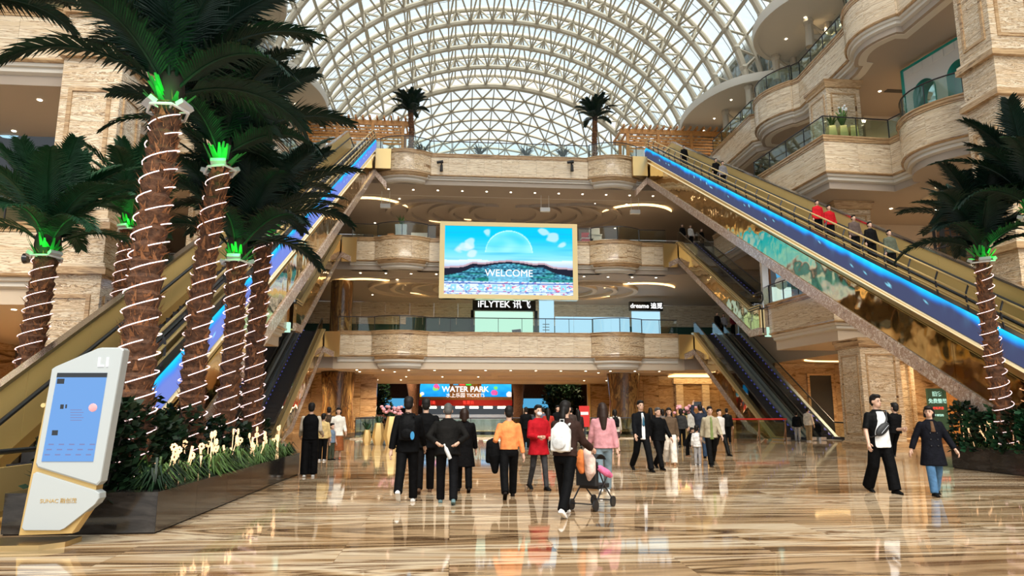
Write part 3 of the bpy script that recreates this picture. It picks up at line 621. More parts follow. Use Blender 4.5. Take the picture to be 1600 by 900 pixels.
def escalator(label, s, lanes, Ya, za, Yb, zb, group, upper=False):
    zt = line(Ya, za, Yb, zb); zt.k = (Ya, Yb); X = lambda x: mx(x, s)
    t = thing('escalator', label, 'escalator', group=group)
    x0, x1 = lanes[0][0], lanes[-1][1]
    y0, y1 = Ya-1.3, Yb+.4; zm = za-.02 if za < 1 else za-1.75
    pieces(t, 'rim_panel', 'granite_mirror', zt, X(x0-.05), X(x0+.16), Ya+(.9 if za < 1 else -1.2), Yb+.3, -1.45, -1.05, 2.2, zm)
    pieces(t, 'brass_panel', 'brass_mirror', zt, X(x0), X(x0+.16), Ya-(0.4 if za < 1 else 1.2), Yb+.3, -1.05, -.02, 2.2, zm)
    pieces(t, 'brass_panel', 'brass_mirror', zt, X(x1-.1), X(x1), Ya-.4, Yb+.3, -1.45, 0, 2.4, zm)
    strip(MB(), zt, X(x0+.12), X(x1-.1), [Ya+1 if za < 1 else Ya-1.1, Yb, Yb+.3] if za < 1 else [Ya-1.1, Ya, Yb, Yb+.3], -1.42, -1.34, zm).build('underside', 'brass', t)
    for h in (-.0, .13): strip(MB(), zt, X(x0-.03), X(x0+.18), [y0, Ya, Yb, y1], h, h+.06).build('side_rail', 'brass_pale', t)
    for a, b in lanes:
        for x in (a+.2, b-.2):
            pieces(t, 'balustrade_pane', 'glass_dark' if x < (a+b)/2 else 'glass', zt, X(x-.01), X(x+.01), y0+.1, y1, .16, .86, 1.9)
            MB().tube([(X(x), y0+.2, za+.35), (X(x), y0-.05, za+.45), (X(x), y0-.1, za+.68), (X(x), y0+.05, za+.88), (X(x), y0+.3, za+.93)]+[(X(x), y, zt(y)+.93) for y in (Ya, Yb, y1)], .042, 8).build('handrail', 'rubber', t)
        for x in (a+.10, b-.10): strip(MB(), zt, X(x-.1), X(x+.16 if x < (a+b)/2 else x+.1), [y0, Ya, Yb, y1], -.05, .16).build('deck', 'satin_steel' if not upper else 'steel_dark', t)
        for x in (a+.32, b-.32): strip(MB(), zt, X(x-.015), X(x+.015), [y0, Ya, Yb, y1], .0, .14).build('skirt', 'chrome', t)
        strip(MB(), zt, X(b-.36), X(b-.34), [Ya, Yb, y1], .06, .12).build('skirt_light', 'blue_strip', t)
        u0, u1 = sorted((X(a+.34), X(b-.34))); steps(t, u0, u1, Ya, za, Yb, zb)
        MB().b2(X(a+.2), X(b-.2), y0-.5, Ya, za, za+.02).build('landing_plate', 'step_metal', t)
        MB().b2(X(a+.05), X(a+.35), y0-.1, y0+.5, za, za+.18).build('newel_base', 'chrome', t); MB().b2(X(b-.35), X(b-.05), y0-.1, y0+.5, za, za+.18).build('newel_base', 'chrome', t)
    z = zb
    MB().b2(X(x0-.06), X(x0-1.1), 49.75, 49.95, z-1.75, z+.02).build('end_panel', 'brass', t)
    MB().add([(X(x0-.05), 49.6, z-1.45), (X(x0-.05), 49.6, z-1.05), (X(x0-.75), 49.6, z-1.4), (X(x0-.75), 49.6, z-1.8), (X(x0-.05), 49.9, z-1.45), (X(x0-.05), 49.9, z-1.05), (X(x0-.75), 49.9, z-1.4), (X(x0-.75), 49.9, z-1.8)],
             [(0, 1, 2, 3), (4, 5, 6, 7), (0, 1, 5, 4), (1, 2, 6, 5), (2, 3, 7, 6), (3, 0, 4, 7)]).build('rim_return', 'granite_mirror', t)
    return t
for s, sd in ((1, 'right'), (-1, 'left')):
    longescalator(s)
    escalator('pair of black escalators with glass sides rising from the ground floor, %s side' % sd, s, [(17.5, 19.3), (19.45, 21.25)], 37.9, 0., 49.8, 7.0, 'escalators between the storeys')
    escalator('brass sided escalator from the second to the third storey, %s side' % sd, s, [(16.6, 18.3)], 37.9, 7.05, 49.8, 13.76, 'escalators between the storeys', True)
    # lit poster case and mirrored post at the foot of the upper escalator
    t = thing('poster_case', 'tall poster case with dark blue picture and white foot beside a mirrored post, %s side' % sd, 'poster', (mx(17.75, s), 36.55, 7.25))
    MB().b2(-.95, -.6, -.12, .12, -1.7, 4.6).build('post', 'chrome', t)
    MB().b2(-.55, .75, -.08, .08, -.0, 3.6).build('case', 'wood_dark', t)
    MB().b2(-.45, .65, -.10, -.08, .15, 3.5).build('picture', 'pool_blue' if s < 0 else 'sign_grey', t)
    MB().b2(-.45, .65, -.11, -.10, .15, .95).build('picture_foot', 'sign_white', t)
    MB().ell((.1, -.105, 1.15), (.36, .02, .36), 16, 8).build('picture_disc', 'paper', t)
    MB().add([(-.45, -.105, 3.2), (.65, -.105, 2.0), (.65, -.105, 1.2), (-.1, -.105, 1.3)], [(0, 1, 2, 3)]).build('picture_wave', 'sign_sky' if s < 0 else 'pool_blue', t)
    MB().b2(-.6, .8, -.15, .15, -1.25, -.0).build('plinth', 'wood', t)
    MB().b2(-.9, .9, -.12, .12, -1.75, -1.25).build('glass_foot', 'sign_mint', t)
# ================================================================ VAULT
vt = struct('ceiling_vault', 'arched glass roof of cream steel trusses over the whole hall')
VA, VB, VZ = 17.0, 13.0, 24.0
def arc(y, t, d=0.): return (CX+(VA+d)*cos(t), y, VZ+(VB+d)*sin(t))
TY_ = [72.9-4.4*k for k in range(13)]
N = 26
ang = [pi*i/N for i in range(N+1)]
for k, y in enumerate(TY_):
    MB().tube([arc(y, t) for t in np.linspace(-.06, pi+.06, 61)], .25 if k else .36, 8).build('truss_chord', 'roof_steel', vt)
    MB().tube([arc(y+.25, t, 1.35) for t in np.linspace(-.04, pi+.04, 61)], .20, 8).build('truss_chord', 'roof_steel', vt)
    lac = MB()
    for i in range(N):
        a, b = ang[i], ang[i+1]; m_ = (a+b)/2
        lac.cyl(arc(y, m_), arc(y+.25, a, 1.35), .105, n=5); lac.cyl(arc(y, m_), arc(y+.25, b, 1.35), .105, n=5)
    lac.build('truss_lacing', 'roof_steel', vt, smooth=40)
    nd = MB()
    for i in range(N): nd.ell(arc(y, (ang[i]+ang[i+1])/2), (.34, .34, .34), 6, 4)
    nd.build('truss_node', 'roof_steel', vt)
    for s in (1, -1): MB().tube([(CX+s*(VA-.0), y, VZ-.2), (CX+s*(VA+2.2), y+.1, VZ-.1), (CX+s*(VA+4.5), y+.1, VZ+.4)], .2, 8).build('truss_foot', 'roof_steel', vt)
pur = MB().cyl((0, 0, 0), (0, TY_[0]-TY_[-1]+.3, 0), .09, n=6).mesh('purlin', 'roof_steel')
for i in range(N+1): link('purlin', pur, vt, arc(TY_[-1], ang[i], 1.42))
pin = MB().cyl((0, 0, 0), (0, TY_[0]-TY_[-1]+.3, 0), .075, n=6).mesh('purlin', 'roof_steel')
for i in range(3, N-3): link('purlin', pin, vt, arc(TY_[-1], (ang[i]+ang[i+1])/2, 0.))
# diagonal braces from each lower node to the next truss
for k in range(len(TY_)-1):
    y0, y1 = TY_[k+1], TY_[k]; br = MB()
    for i in range(5, N-5):
        m_ = (ang[i]+ang[i+1])/2
        br.cyl(arc(y1, m_), arc(y0+.25, ang[i], 1.35), .085, n=5); br.cyl(arc(y1, m_), arc(y0+.25, ang[i+1], 1.35), .085, n=5)
    br.build('diagonal_brace', 'roof_steel', vt, smooth=40)
    gl = MB()
    for f in (.3, .5, .7):
        y = y0+(y1-y0)*f; gl.tube([arc(y, t, 1.5) for t in np.linspace(0, pi, 41)], .032, 4)
    gl.build('glazing_bar', 'grey', vt, smooth=0)
# panes: frosted beside each truss, clear between trusses; the largest in view are single panes
cand = []
for k in range(len(TY_)-1):
    y0, y1 = TY_[k+1], TY_[k]
    for i in range(N):
        for f0, f1, mm in ((0, .29, 'roof_frit'), (.31, .99, 'glass_roof')):
            ya, yb = y0+(y1-y0)*f0+.02, y0+(y1-y0)*f1
            q = [arc(ya, ang[i]+.004, 1.55), arc(ya, ang[i+1]-.004, 1.55), arc(yb, ang[i+1]-.004, 1.55), arc(yb, ang[i]+.004, 1.55)]
            c = (V(q[0])+V(q[2]))/2-CAM; d = c.dot(cF); x = 800+FPX*c.dot(cR)/max(.1, d); yy = 450-FPX*c.dot(cU)/max(.1, d)
            cand.append((d > 0 and -60 < x < 1660 and -60 < yy < 320, c.length, q, mm))
seen = sorted([c for c in cand if c[0]], key=lambda c: c[1])
big = seen[:300]; rest_ = seen[300:]+[c for c in cand if not c[0]]
for c in big:
    q = [V(p) for p in c[2]]; nn = (q[1]-q[0]).cross(q[3]-q[0]).normalized()*.02
    MB().add(q+[p+nn for p in q], [(0, 1, 2, 3), (7, 6, 5, 4), (0, 4, 5, 1), (1, 5, 6, 2), (2, 6, 7, 3), (3, 7, 4, 0)]).build('pane', c[3], vt, smooth=0)
for mm in ('roof_frit', 'glass_roof'):
    m = MB()
    for c in rest_:
        if c[3] == mm: m.add(c[2], [(0, 1, 2, 3)])
    m.build('far_panes', mm, vt, smooth=0, kind='stuff')
# far end: a single-layer lattice vault that dips slowly, closed by a lattice gable
yl = [73.4+2.55*k for k in range(8)]
def arc2(k, t): d = -.10*k; return (CX+(VA+.2+d)*cos(t), yl[k], VZ-.1*k+(VB+.2+d*1.2)*sin(t))
n2 = 22; a2 = [pi*(i+.0)/n2 for i in range(n2+1)]
for k in range(8): MB().tube([arc2(k, t) for t in np.linspace(0, pi, 45)], .17 if k < 7 else .25, 7).build('lattice_arch', 'roof_steel', vt)
for k in range(7):
    m = MB(); g = MB()
    for i in range(n2):
        o = k % 2
        for (ka, ia, kb, ib) in ((k, i+.5*o, k+1, i+.5*(1-o)), (k, i+.5*o, k+1, i+.5*(1-o)+(1 if o else -1))):
            if 0 <= ib <= n2 and 0 <= ia <= n2: m.cyl(arc2(ka, pi*ia/n2), arc2(kb, pi*ib/n2), .11, n=5)
        m.cyl(arc2(k, pi*i/n2), arc2(k+1, pi*i/n2), .075, n=5)
        g.add([arc2(k, a2[i]), arc2(k, a2[i+1]), arc2(k+1, a2[i+1]), arc2(k+1, a2[i])], [(0, 1, 2, 3)])
    m.build('lattice_brace', 'roof_steel', vt, smooth=40); g.build('lattice_panes', 'glass_roof', vt, (0, 0, .12), smooth=0, kind='stuff')
gb = MB(); gp = MB(); yg = yl[-1]
def gpnt(u, z): return (CX+u, yg, z)
gz = [VZ-6+2.*i for i in range(10)]
for i, z in enumerate(gz):
    hw = 16.0*sqrt(max(0, 1-max(0, (z-VZ)/11.9)**2)) if z < VZ+11.9 else 0
    if hw < 1: continue
    gb.cyl(gpnt(-hw, z), gpnt(hw, z), .10, n=5)
    for j in range(-8, 8):
        for a, b in (((2.*j, z), (2.*j+1, z+2)), ((2.*j+2, z), (2.*j+1, z+2)), ((2.*j+1, z), (2.*j+1, z+2))):
            if all(q[1] < VZ or (q[0]/16.0)**2+((q[1]-VZ)/11.9)**2 < 1 for q in (a, b)): gb.cyl(gpnt(*a), gpnt(*b), .065, n=5)
gb.build('gable_lattice', 'roof_steel', vt, smooth=40)
pg = [(16.0*cos(t), VZ+11.9*sin(t)) for t in np.linspace(0, pi, 31)]+[(-16.0, VZ-6), (16.0, VZ-6)]
MB().add([(CX+a, yg+.15, b) for a, b in pg], [tuple(range(len(pg)))]).build('gable_glass', 'glass_roof', vt, smooth=0)
# ================================================================ PLANTS
random.seed(5)
plain('leaf_lit_green', (.015, .30, .045), .6); plain('flower_yellow', (.8, .45, .05), .6)  # first green has the crown lamps' green light put into the leaf colour
def frond_mesh(L, a0, a1, nl, ll, wid, seed, mat, droop=.35):
    rnd = random.Random(seed); m = MB(); n = 14; p = V((0, 0, 0)); pts = [p.copy()]; tang = []
    for i in range(n):
        a = R(a0+(a1-a0)*((i+.5)/n)**1.3); d = V((sin(a), 0, cos(a))); tang.append(d); p = p+d*(L/n); pts.append(p.copy())
    m.tube(pts, [.030*(1-.85*i/n) for i in range(n+1)], 5)
    for i in range(nl):
        t = .10+.90*(i+.5)/nl; k = min(n-1, int(t*n)); f = t*n-k; base = pts[k].lerp(pts[k+1], f); T = tang[k]; N_ = V((T.z, 0, -T.x))*-1
        l_ = ll*(.35+.65*sin(pi*min(1, .12+t*.86)**.8))*rnd.uniform(.85, 1.1)
        for s in (-1, 1):
            side = V((0, s, 0)); fw = .55+.75*t; d = (side*1.0+T*fw+N_*(.28-.1*t)).normalized(); dn = (d+V((0, 0, -droop*rnd.uniform(.5, 1.5)))).normalized()
            w_ = d.cross(N_).normalized()*wid*rnd.uniform(.8, 1.15)
            q0 = base; q1 = base+d*l_*.5; q2 = q1+dn*l_*.5; up = N_*wid*.35
            m.add([q0-w_*.35, q0+w_*.35, q1+w_*.5, q1-up, q1-w_*.5, q2], [(0, 1, 2, 3), (0, 3, 4), (2, 5, 3), (3, 5, 4)])
    return m.mesh('frond', mat, 0)
FR = {}
def fronds(key, L, ll, wid, mat, nl=50):
    if key not in FR:
        FR[key] = [frond_mesh(L, 10, 60, nl, ll, wid, 1, mat), frond_mesh(L*1.05, 26, 98, nl, ll, wid, 2, mat), frond_mesh(L*.95, 46, 135, nl, ll, wid, 3, mat, .5), frond_mesh(L*.85, 4, 34, nl, ll*.9, wid, 4, mat, .2)]
    return FR[key]
def palm(label, base, top, r0, r1, L, n, key='big', ll=.62, wid=.055, mat='leaf_palm', seed=1, strips=.29, collar=True, group='palms with light strips', lean=0., spread=1.):
    rnd = random.Random(seed); b = V(base); tp = V(top); H = (tp-b).length
    t = thing('palm_tree', label, 'palm tree', b, 0, group); tp = tp-b; b = V((0, 0, 0))
    bow = V((rnd.uniform(-.15, .15), rnd.uniform(-.1, .1), 0))
    ctr = lambda f: b.lerp(tp, f)+bow*sin(pi*f)
    m = MB(); k = int(H/.06); ns = 16; vs = []
    for i in range(k+1):
        f = i/k; c = ctr(f); rr = (r0+(r1-r0)*f)*(1+.12*(1-min(1, f*6)))
        for j in range(ns):
            a = 2*pi*j/ns+(i//4)*.35; saw = ((i % 4)/4.)*.30-.13+.12*mnoise.noise(V((j*1.7, i*.9, seed*7.1)))
            vs.append((c.x+rr*(1+saw)*cos(a), c.y+rr*(1+saw)*sin(a), c.z))
    fs = [(i*ns+j, i*ns+(j+1) % ns, (i+1)*ns+(j+1) % ns, (i+1)*ns+j) for i in range(k) for j in range(ns)]+[tuple(range(ns))[::-1], tuple(k*ns+j for j in range(ns))]
    m.add(vs, fs).build('trunk', 'trunk', t, smooth=25)
    fm = MB()
    for i in range(int(H*170)):
        f = rnd.random()**.9; a = rnd.uniform(0, 2*pi); c = ctr(f); rr = (r0+(r1-r0)*f)*.98; p = V((c.x+rr*cos(a), c.y+rr*sin(a), c.z)); o = V((cos(a), sin(a), 0)); tg = V((-sin(a), cos(a), 0))
        e = p+o*rnd.uniform(.03, .13)+V((0, 0, rnd.uniform(.04, .19)))+tg*rnd.uniform(-.10, .10); w_ = tg*.040 if i % 4 == 0 else tg*.007
        fm.add([p-w_, p+w_, e], [(0, 1, 2)])
    fm.build('bark_fibre', 'fibre', t, smooth=0, kind='stuff')
    if strips:
        nt_ = H/strips; q_ = .1
        while q_ < nt_-.3:
            le = rnd.uniform(.30, .62); k_ = 9; pts = []
            for i in range(k_+1):
                v_ = min(nt_, q_+le*i/k_); f = .02+.955*v_/nt_; a = 2*pi*v_+seed; c = ctr(f); rr = (r0+(r1-r0)*f)*1.15+.012; pts.append((c.x+rr*cos(a), c.y+rr*sin(a), c.z+.06*sin(a+1)))
            MB().tube(pts, .0085, 5).build('light_strip', 'strip_white', t); q_ += le+rnd.uniform(.03, .18)
    top_ = tp
    MB().ell((top_.x, top_.y, top_.z+.18), (r1*1.15, r1*1.15, .5), 12, 8).build('crown_heart', 'trunk_dark', t)
    if collar:
        Mt = Matrix.Translation(top_+V((0, 0, -.12))) @ Matrix.Rotation(R(rnd.uniform(-9, 9)), 4, 'X') @ Matrix.Rotation(R(rnd.uniform(-9, 9)), 4, 'Y')
        cb = MB(); ro = r1+.11
        for j in range(6):
            a, c_ = 2*pi*j/6, 2*pi*(j+1)/6; cb.cyl((ro*cos(a), ro*sin(a), 0), (ro*cos(c_), ro*sin(c_), 0), .022, n=5); cb.cyl((ro*cos(a), ro*sin(a), 0), (r1*.8*cos(a), r1*.8*sin(a), 0), .015, n=5)
        cb.build('lamp_collar', 'white', t, M=Mt)
        for j in range(3):
            a = 2*pi*j/3+seed-1.2; Ml = Mt @ Matrix.Rotation(a, 4, 'Z') @ Matrix.Translation((ro-.02, 0, .06)) @ Matrix.Rotation(R(-25), 4, 'Y')
            MB().b2(-.06, .06, -.13, .13, -.035, .045).build('flood_lamp', 'grey_light', t, M=Ml)
            MB().b2(-.05, .05, -.11, .11, .046, .05).build('flood_lens', 'green_glow', t, M=Ml)
        gm = MB()
        for j in range(26):
            a = rnd.uniform(0, 2*pi); p = top_+V((cos(a)*r1, sin(a)*r1, rnd.uniform(-.05, .1))); e = p+V((cos(a)*rnd.uniform(.08, .28), sin(a)*rnd.uniform(.08, .28), rnd.uniform(.08, .3))); w_ = V((-sin(a), cos(a), 0))*.045
            gm.add([p-w_, p+w_, e+w_*.4, e-w_*.4], [(0, 1, 2, 3)])
        gm.build('lit_leaf_sleeve', 'leaf_lit_green', t, smooth=0)  # crown leaves, coloured as if lit green by the floods
        l = bpy.data.lights.new('green_flood', 'POINT'); l.energy = 6; l.color = (.05, 1, .12); l.shadow_soft_size = .08
        lo = bpy.data.objects.new('green_flood', l); COL.objects.link(lo); lo.location = V(base)+top_+V((.1, -r1-.22, .05))
    ms = fronds(key, L, ll, wid, mat)
    for i in range(n):
        f = i/n; a = i*2.39996+seed; me = ms[3] if f < .2 else ms[0] if f < .5 else ms[1] if f < .82 else ms[2]
        sc = rnd.uniform(.88, 1.1)
        Mf = Matrix.Translation(top_+V((cos(a)*r1*.5, sin(a)*r1*.5, .45-.3*f))) @ Matrix.Rotation(a, 4, 'Z') @ Matrix.Rotation(R(rnd.uniform(-7, 9)), 4, 'Y') @ Matrix.Rotation(R(rnd.uniform(-16, 16)), 4, 'X') @ Matrix.Diagonal((sc*spread, sc, sc, 1))
        link('frond', me, t, M=Mf)
    return t
palm('tallest palm with thick shaggy trunk in white light rings, right behind the kiosk', (-4.62, 10.95, .42), (-4.32, 10.4, 6.1), .27, .19, 2.35, 34, seed=3, group=None)
palm('tall slender palm wound with light strips, second from the kiosk, green lamps at its crown', (-4.72, 13.6, .42), (-4.3, 12.8, 6.0), .23, .17, 2.2, 30, seed=4, group=None)
palm('palm with low crown between two taller trunks in the long dark planter', (-4.95, 15.9, .42), (-4.6, 15.1, 4.75), .23, .19, 2.2, 28, seed=6, group=None)
palm('palm at the far end of the long dark planter, light rings up to its crown', (-4.6, 17.2, .42), (-4.42, 16.5, 5.65), .23, .19, 2.2, 28, seed=8, group=None)
palm('leftmost palm with green crown lamps, standing behind the left long escalator', (-9.25, 16.3, .3), (-9.0, 16.1, 5.0), .28, .23, 2.3, 32, seed=9, mat='leaf_palm2', key='green', group=None)
palm('palm half hidden behind the tallest palm, beside the marble pilaster', (-9.3, 20.2, .3), (-9.0, 19.9, 6.6), .27, .23, 2.2, 28, seed=12, mat='leaf_palm2', key='green', group=None)
palm('palm whose drooping fronds hang into the top left corner', (-9.3, 12.0, .3), (-9.0, 12.0, 8.4), .27, .23, 2.4, 30, seed=15, group=None)
palm('palm with white light rings in the right planter before the long escalator', (14.08, 17.0, .5), (13.95, 17.1, 5.55), .22, .17, 2.1, 30, seed=18, group=None)
palm('palm at the right picture edge with only its fronds showing', (14.05, 15.2, .5), (14.05, 15.4, 6.3), .22, .18, 2.1, 28, seed=20, group=None)
for x, nm, sd in ((-3.65, 'left', 22), (11.4, 'right', 25)):
    p = palm('potted palm on the open fourth deck, the %s one of two under the vault' % nm, (x, 54., 20.93), (x+.05, 54., 25.1), .24, .2, 1.9, 30, key='deck', ll=.5, seed=sd, strips=0, collar=False, group='potted palms on the fourth deck')
    pot = MB().lathe([(.42, 0), (.6, .66), (.66, .66), (.66, .74), (.56, .74), (.54, .6)], 16).build('pot', 'white', p, (0, 0, -.66))
# ---- planters
def planter(label, x0, x1, y0, y1, h, step=1.35):
    t = thing('planter', label, 'planter')
    poly = [(x0, y0), (x1, y0), (x1, y1), (x0, y1), (x0, y0)]
    runs, at, L = cut_path(poly, step)
    for r in runs:
        n_ = normals(r, 1)
        MB().sweep(r, n_, [(-.0, .02), (.06, .02), (.06, h-.05), (.0, h-.05)]).build('side_slab', 'planter_stone', t)
    MB().b2(x0+.02, x1-.02, y0+.02, y1-.02, 0, h-.12).build('soil', 'soil', t)
    f = MB()
    for a, b, c, d in ((x0-.0, x1, y0, y0+.3), (x0, x1, y1-.3, y1), (x0, x0+.12, y0+.3, y1-.3), (x1-.3, x1, y0+.3, y1-.3)): f.b2(a, b, c, d, h-.05, h)
    f.build('rim', 'planter_stone', t)
    return t
planter('long low planter of polished dark stone under the tall palms', -5.62, -3.75, 9.75, 18.4, .52)
planter('dark stone planter behind the left long escalator', -10.4, -8.45, 11.0, 21.5, .4)
planter('low black stone planter under the right palm', 13.75, 14.33, 9.0, 18.8, .62)
def shrub(label, p, r, h, n, mat, group, seed, lw=.05, ll=.13):
    rnd = random.Random(seed); m = MB()
    for i in range(n):
        a = rnd.uniform(0, 2*pi); u = rnd.random()**.5; z = rnd.random(); q = V((cos(a)*r*u*(1-.35*z), sin(a)*r*u*(1-.35*z), z*h))
        d = V((cos(a)*rnd.uniform(.3, 1), sin(a)*rnd.uniform(.3, 1), rnd.uniform(-.3, .8))).normalized(); w_ = d.cross(V((rnd.uniform(-1, 1), rnd.uniform(-1, 1), 1))).normalized()*lw*rnd.uniform(.7, 1.3); l_ = ll*rnd.uniform(.7, 1.4)
        m.add([q, q+d*l_*.5+w_, q+d*l_, q+d*l_*.5-w_], [(0, 1, 2, 3)])
    t = thing('shrub', label, 'shrub', p, 0, group)
    m.build('foliage', mat, t, smooth=0, kind='stuff')
    s_ = MB()
    for i in range(4): a = rnd.uniform(0, 6.28); s_.tube([(0, 0, 0), (cos(a)*r*.3, sin(a)*r*.3, h*.5), (cos(a)*r*.5, sin(a)*r*.5, h*.8)], [.015, .011, .006], 5)
    s_.build('stem', 'trunk_dark', t)
def fern(label, p, r, n, mat, group, seed):
    rnd = random.Random(seed); m = MB()
    for i in range(n):
        a = rnd.uniform(0, 2*pi); l_ = r*rnd.uniform(.7, 1.2); h = l_*rnd.uniform(.5, 1.1); d = V((cos(a), sin(a), 0)); w_ = V((-sin(a), cos(a), 0))*.016
        q1 = d*l_*.45+V((0, 0, h)); q2 = d*l_+V((0, 0, h*.45)); m.add([-w_*.6, w_*.6, q1+w_, q1-w_, q2], [(0, 1, 2, 3), (3, 2, 4)])
    m.build('fern', mat, None, p, smooth=0, label=label, cat='plant', group=group)
rnd = random.Random(3)
for i in range(15):
    y = 10.3+i*.55; x = -4.95+rnd.uniform(-.15, .15); h = 1.15+rnd.uniform(-.2, .35) if y < 13.2 else .75+rnd.uniform(-.15, .3)
    shrub('dark leafy shrub among the palm trunks in the long planter, %s from the kiosk' % ordn(i), (x, y, .40), .55, h, 520, 'leaf_shrub', 'shrubs in the long planter', 40+i)
for i in range(5):
    y = 10.1+i*.5; shrub('tall dark shrub at the planter end behind the kiosk, %s from the front' % ordn(i), (-4.62+rnd.uniform(-.06, .08), y, .40), .38, 1.3-.1*i, 620, 'leaf_shrub', 'tall shrubs behind the kiosk', 70+i)
for i in range(26):
    y = 10.15+i*.315; x = -4.12+rnd.uniform(-.15, .18)
    fern('grassy fern tuft on the rim of the long planter, %s from the kiosk' % ordn(i), (x, y, .40), rnd.uniform(.30, .42), 90, 'leaf_bright' if i % 3 else 'leaf_shrub', 'fern tufts in the long planter', 100+i)
for i in range(10):
    y = 12+i*.95; shrub('shrub behind the left long escalator, %s from the front' % ordn(i), (-9.3+rnd.uniform(-.3, .3), y, .28), .6, .9, 380, 'leaf_shrub', 'shrubs behind the left long escalator', 140+i)
for i in range(14):
    y = 12.6+i*.46; shrub('leafy shrub in the low black planter at the right, %s from the front' % ordn(i), (14.05, y, .50), .36, .95+rnd.uniform(-.1, .3), 420, 'leaf_shrub' if i % 2 else 'leaf_palm2', 'shrubs in the right planter', 170+i, .06, .17)
for i in range(12):
    y = 15.0+i*.31; fern('tuft of broad leaves on the right planter rim, %s from the front' % ordn(i), (13.92, y, .50), .24, 40, 'leaf_bright', 'leaf tufts in the right planter', 190+i)
# ---- glowing flower lamps
def flower_mesh(kind, seed):
    rnd = random.Random(seed); m = MB(); h = rnd.uniform(.42, .78); lx, ly = rnd.uniform(-.2, .2), rnd.uniform(-.15, .15)
    m.tube([(0, 0, 0), (lx*.5, ly*.5, h*.55), (lx, ly, h)], .007, 5)
    if kind: m.cyl((lx*.6, ly*.6, h*.62), (lx, ly, h), .016, .022, 6)
    else:
        for k in range(7): a = 2*pi*k/7; m.ell((lx+.035*cos(a), ly, h+.04*sin(a)+.03), (.021, .021, .021), 6, 4)
    return m.mesh('flower_lamp', 'flower_glow')
FM = [flower_mesh(k % 2, 300+k) for k in range(8)]
for i in range(46):
    y = 10.8+i*.158; link('flower_lamp', FM[(i*3) % 8 if i % 3 else (i*2) % 8], None, (-4.08+rnd.uniform(-.2, .18), y, .36), rnd.uniform(0, 6), 'glowing flower lamp on a thin stalk in the long planter, %s from the kiosk' % ordn(i), 'garden light', 'flower lamps in the long planter')
for i in range(12):
    y = 16.4+i*.19; link('flower_lamp', FM[(i*3+1) % 8], None, (13.93, y, .60), rnd.uniform(0, 6), 'glowing flower lamp on a thin stalk in the right planter, %s from the front' % ordn(i), 'garden light', 'flower lamps in the right planter')
# ================================================================ SCREENS, SHOPS, FURNISHINGS
random.seed(9)
def lin(c): return [((x+.055)/1.055)**2.4 if x > .04045 else x/12.92 for x in c]
def pixel_panel(name, parent, x0, x1, z0, z1, nx, nz_, fn, y=0., mat='screen_pixels', M=None):
    vs = [(x0+(x1-x0)*i/nx, y, z0+(z1-z0)*j/nz_) for j in range(nz_+1) for i in range(nx+1)]; k = nx+1
    fs = [(j*k+i, j*k+i+1, (j+1)*k+i+1, (j+1)*k+i) for j in range(nz_) for i in range(nx)]
    me = bpy.data.meshes.new(name); me.from_pydata(vs, [], fs); ca = me.color_attributes.new('pix', 'FLOAT_COLOR', 'POINT')
    cs = [(*lin([min(1, max(0, c)) for c in fn(i/nx, j/nz_)]), 1) for j in range(nz_+1) for i in range(nx+1)]
    ca.data.foreach_set('color', np.array(cs, dtype=np.float32).ravel()); me.materials.append(M_(mat))
    return link(name, me, parent, M=M)
def mixc(a, b, t): t = min(1, max(0, t)); return tuple(x*(1-t)+y*t for x, y in zip(a, b))
def stadium(u, v):
    nf = lambda a, b, s=0: mnoise.noise(V((u*a+s, v*b, s*1.3)))
    c = mixc((.62, .86, .98), (.05, .74, .96), (v-.48)*2.6)
    c = mixc(c, (.16, .62, .93), .6*max(0, nf(3, 26, 3)))
    d = hypot((u-.5)*1.77, v-.62); 
    if d < .33 and v > .62: c = mixc(c, (.72, .93, .98), .45+.35*nf(9, 9, 2)+(.35 if d > .315 else 0))
    for cx, cy_, r in ((.15, .70, .10), (.19, .74, .09), (.10, .66, .07), (.22, .60, .085), (.85, .86, .10), (.78, .93, .08), (.92, .74, .05), (.33, .9, .06)):
        q = hypot((u-cx)*1.77, (v-cy_)*1.2)+.05*nf(14, 14, cx*9)
        if q < r: c = mixc(c, (.83, .88, .98), .75*min(1, (r-q)/.03))
    hill = .50+.02*nf(6, 0, 5)
    if v < hill: c = mixc((.86, .92, .98), (.55, .66, .85), (hill-v)*6)
    bump = .06*math.exp(-((u-.22)/.05)**2)+.06*math.exp(-((u-.77)/.05)**2)
    roof = .39+.105*math.exp(-((u-.5)/.27)**2)+bump*.6
    base = .19
    if v < roof+.015: c = (.72, .62, .66) if v > roof-.012 else (.13, .14, .2)
    glass = roof-.035-.09*(abs(u-.5)*2)**2
    if v < glass:
        g = nf(46, 60, 7); h = nf(9, 30, 8)
        c = mixc((.08, .22, .34), (.42, .80, .90), .5+.9*g); c = mixc(c, (.10, .50, .38), max(0, h)*1.2*min(1, abs(u-.5)*5))
        if int(v*90) % 7 == 0: c = mixc(c, (.05, .1, .2), .5)
        if abs(u-.5) < .16 and v < .34: c = mixc(c, (.55, .83, .96), .65)
    if v < base:
        c = mixc((.74, .86, .97), (.92, .96, 1), .5+nf(20, 40, 4)); 
        if nf(38, 60, 6) > .22: c = (.42, .55, .80)
        if nf(30, 50, 12) > .42: c = (.86, .45, .55)
        for k in range(9):
            if abs(u-(.07+.107*k)) < .022 and abs(v-.10) < .045 and hypot((u-(.07+.107*k))*1.77, v-.10) > .018: c = (.55, .80, .92)
        if abs(v-.165) < .008 or abs(v-.045) < .006: c = (.35, .45, .7)
    return c
sx0, sx1 = -.62, 8.42; sz0, sz1 = 9.52, 14.40; sy = 48.35
t = thing('video_screen', 'huge video screen showing a domed building and WELCOME under a turquoise sky', 'screen')
f = MB()
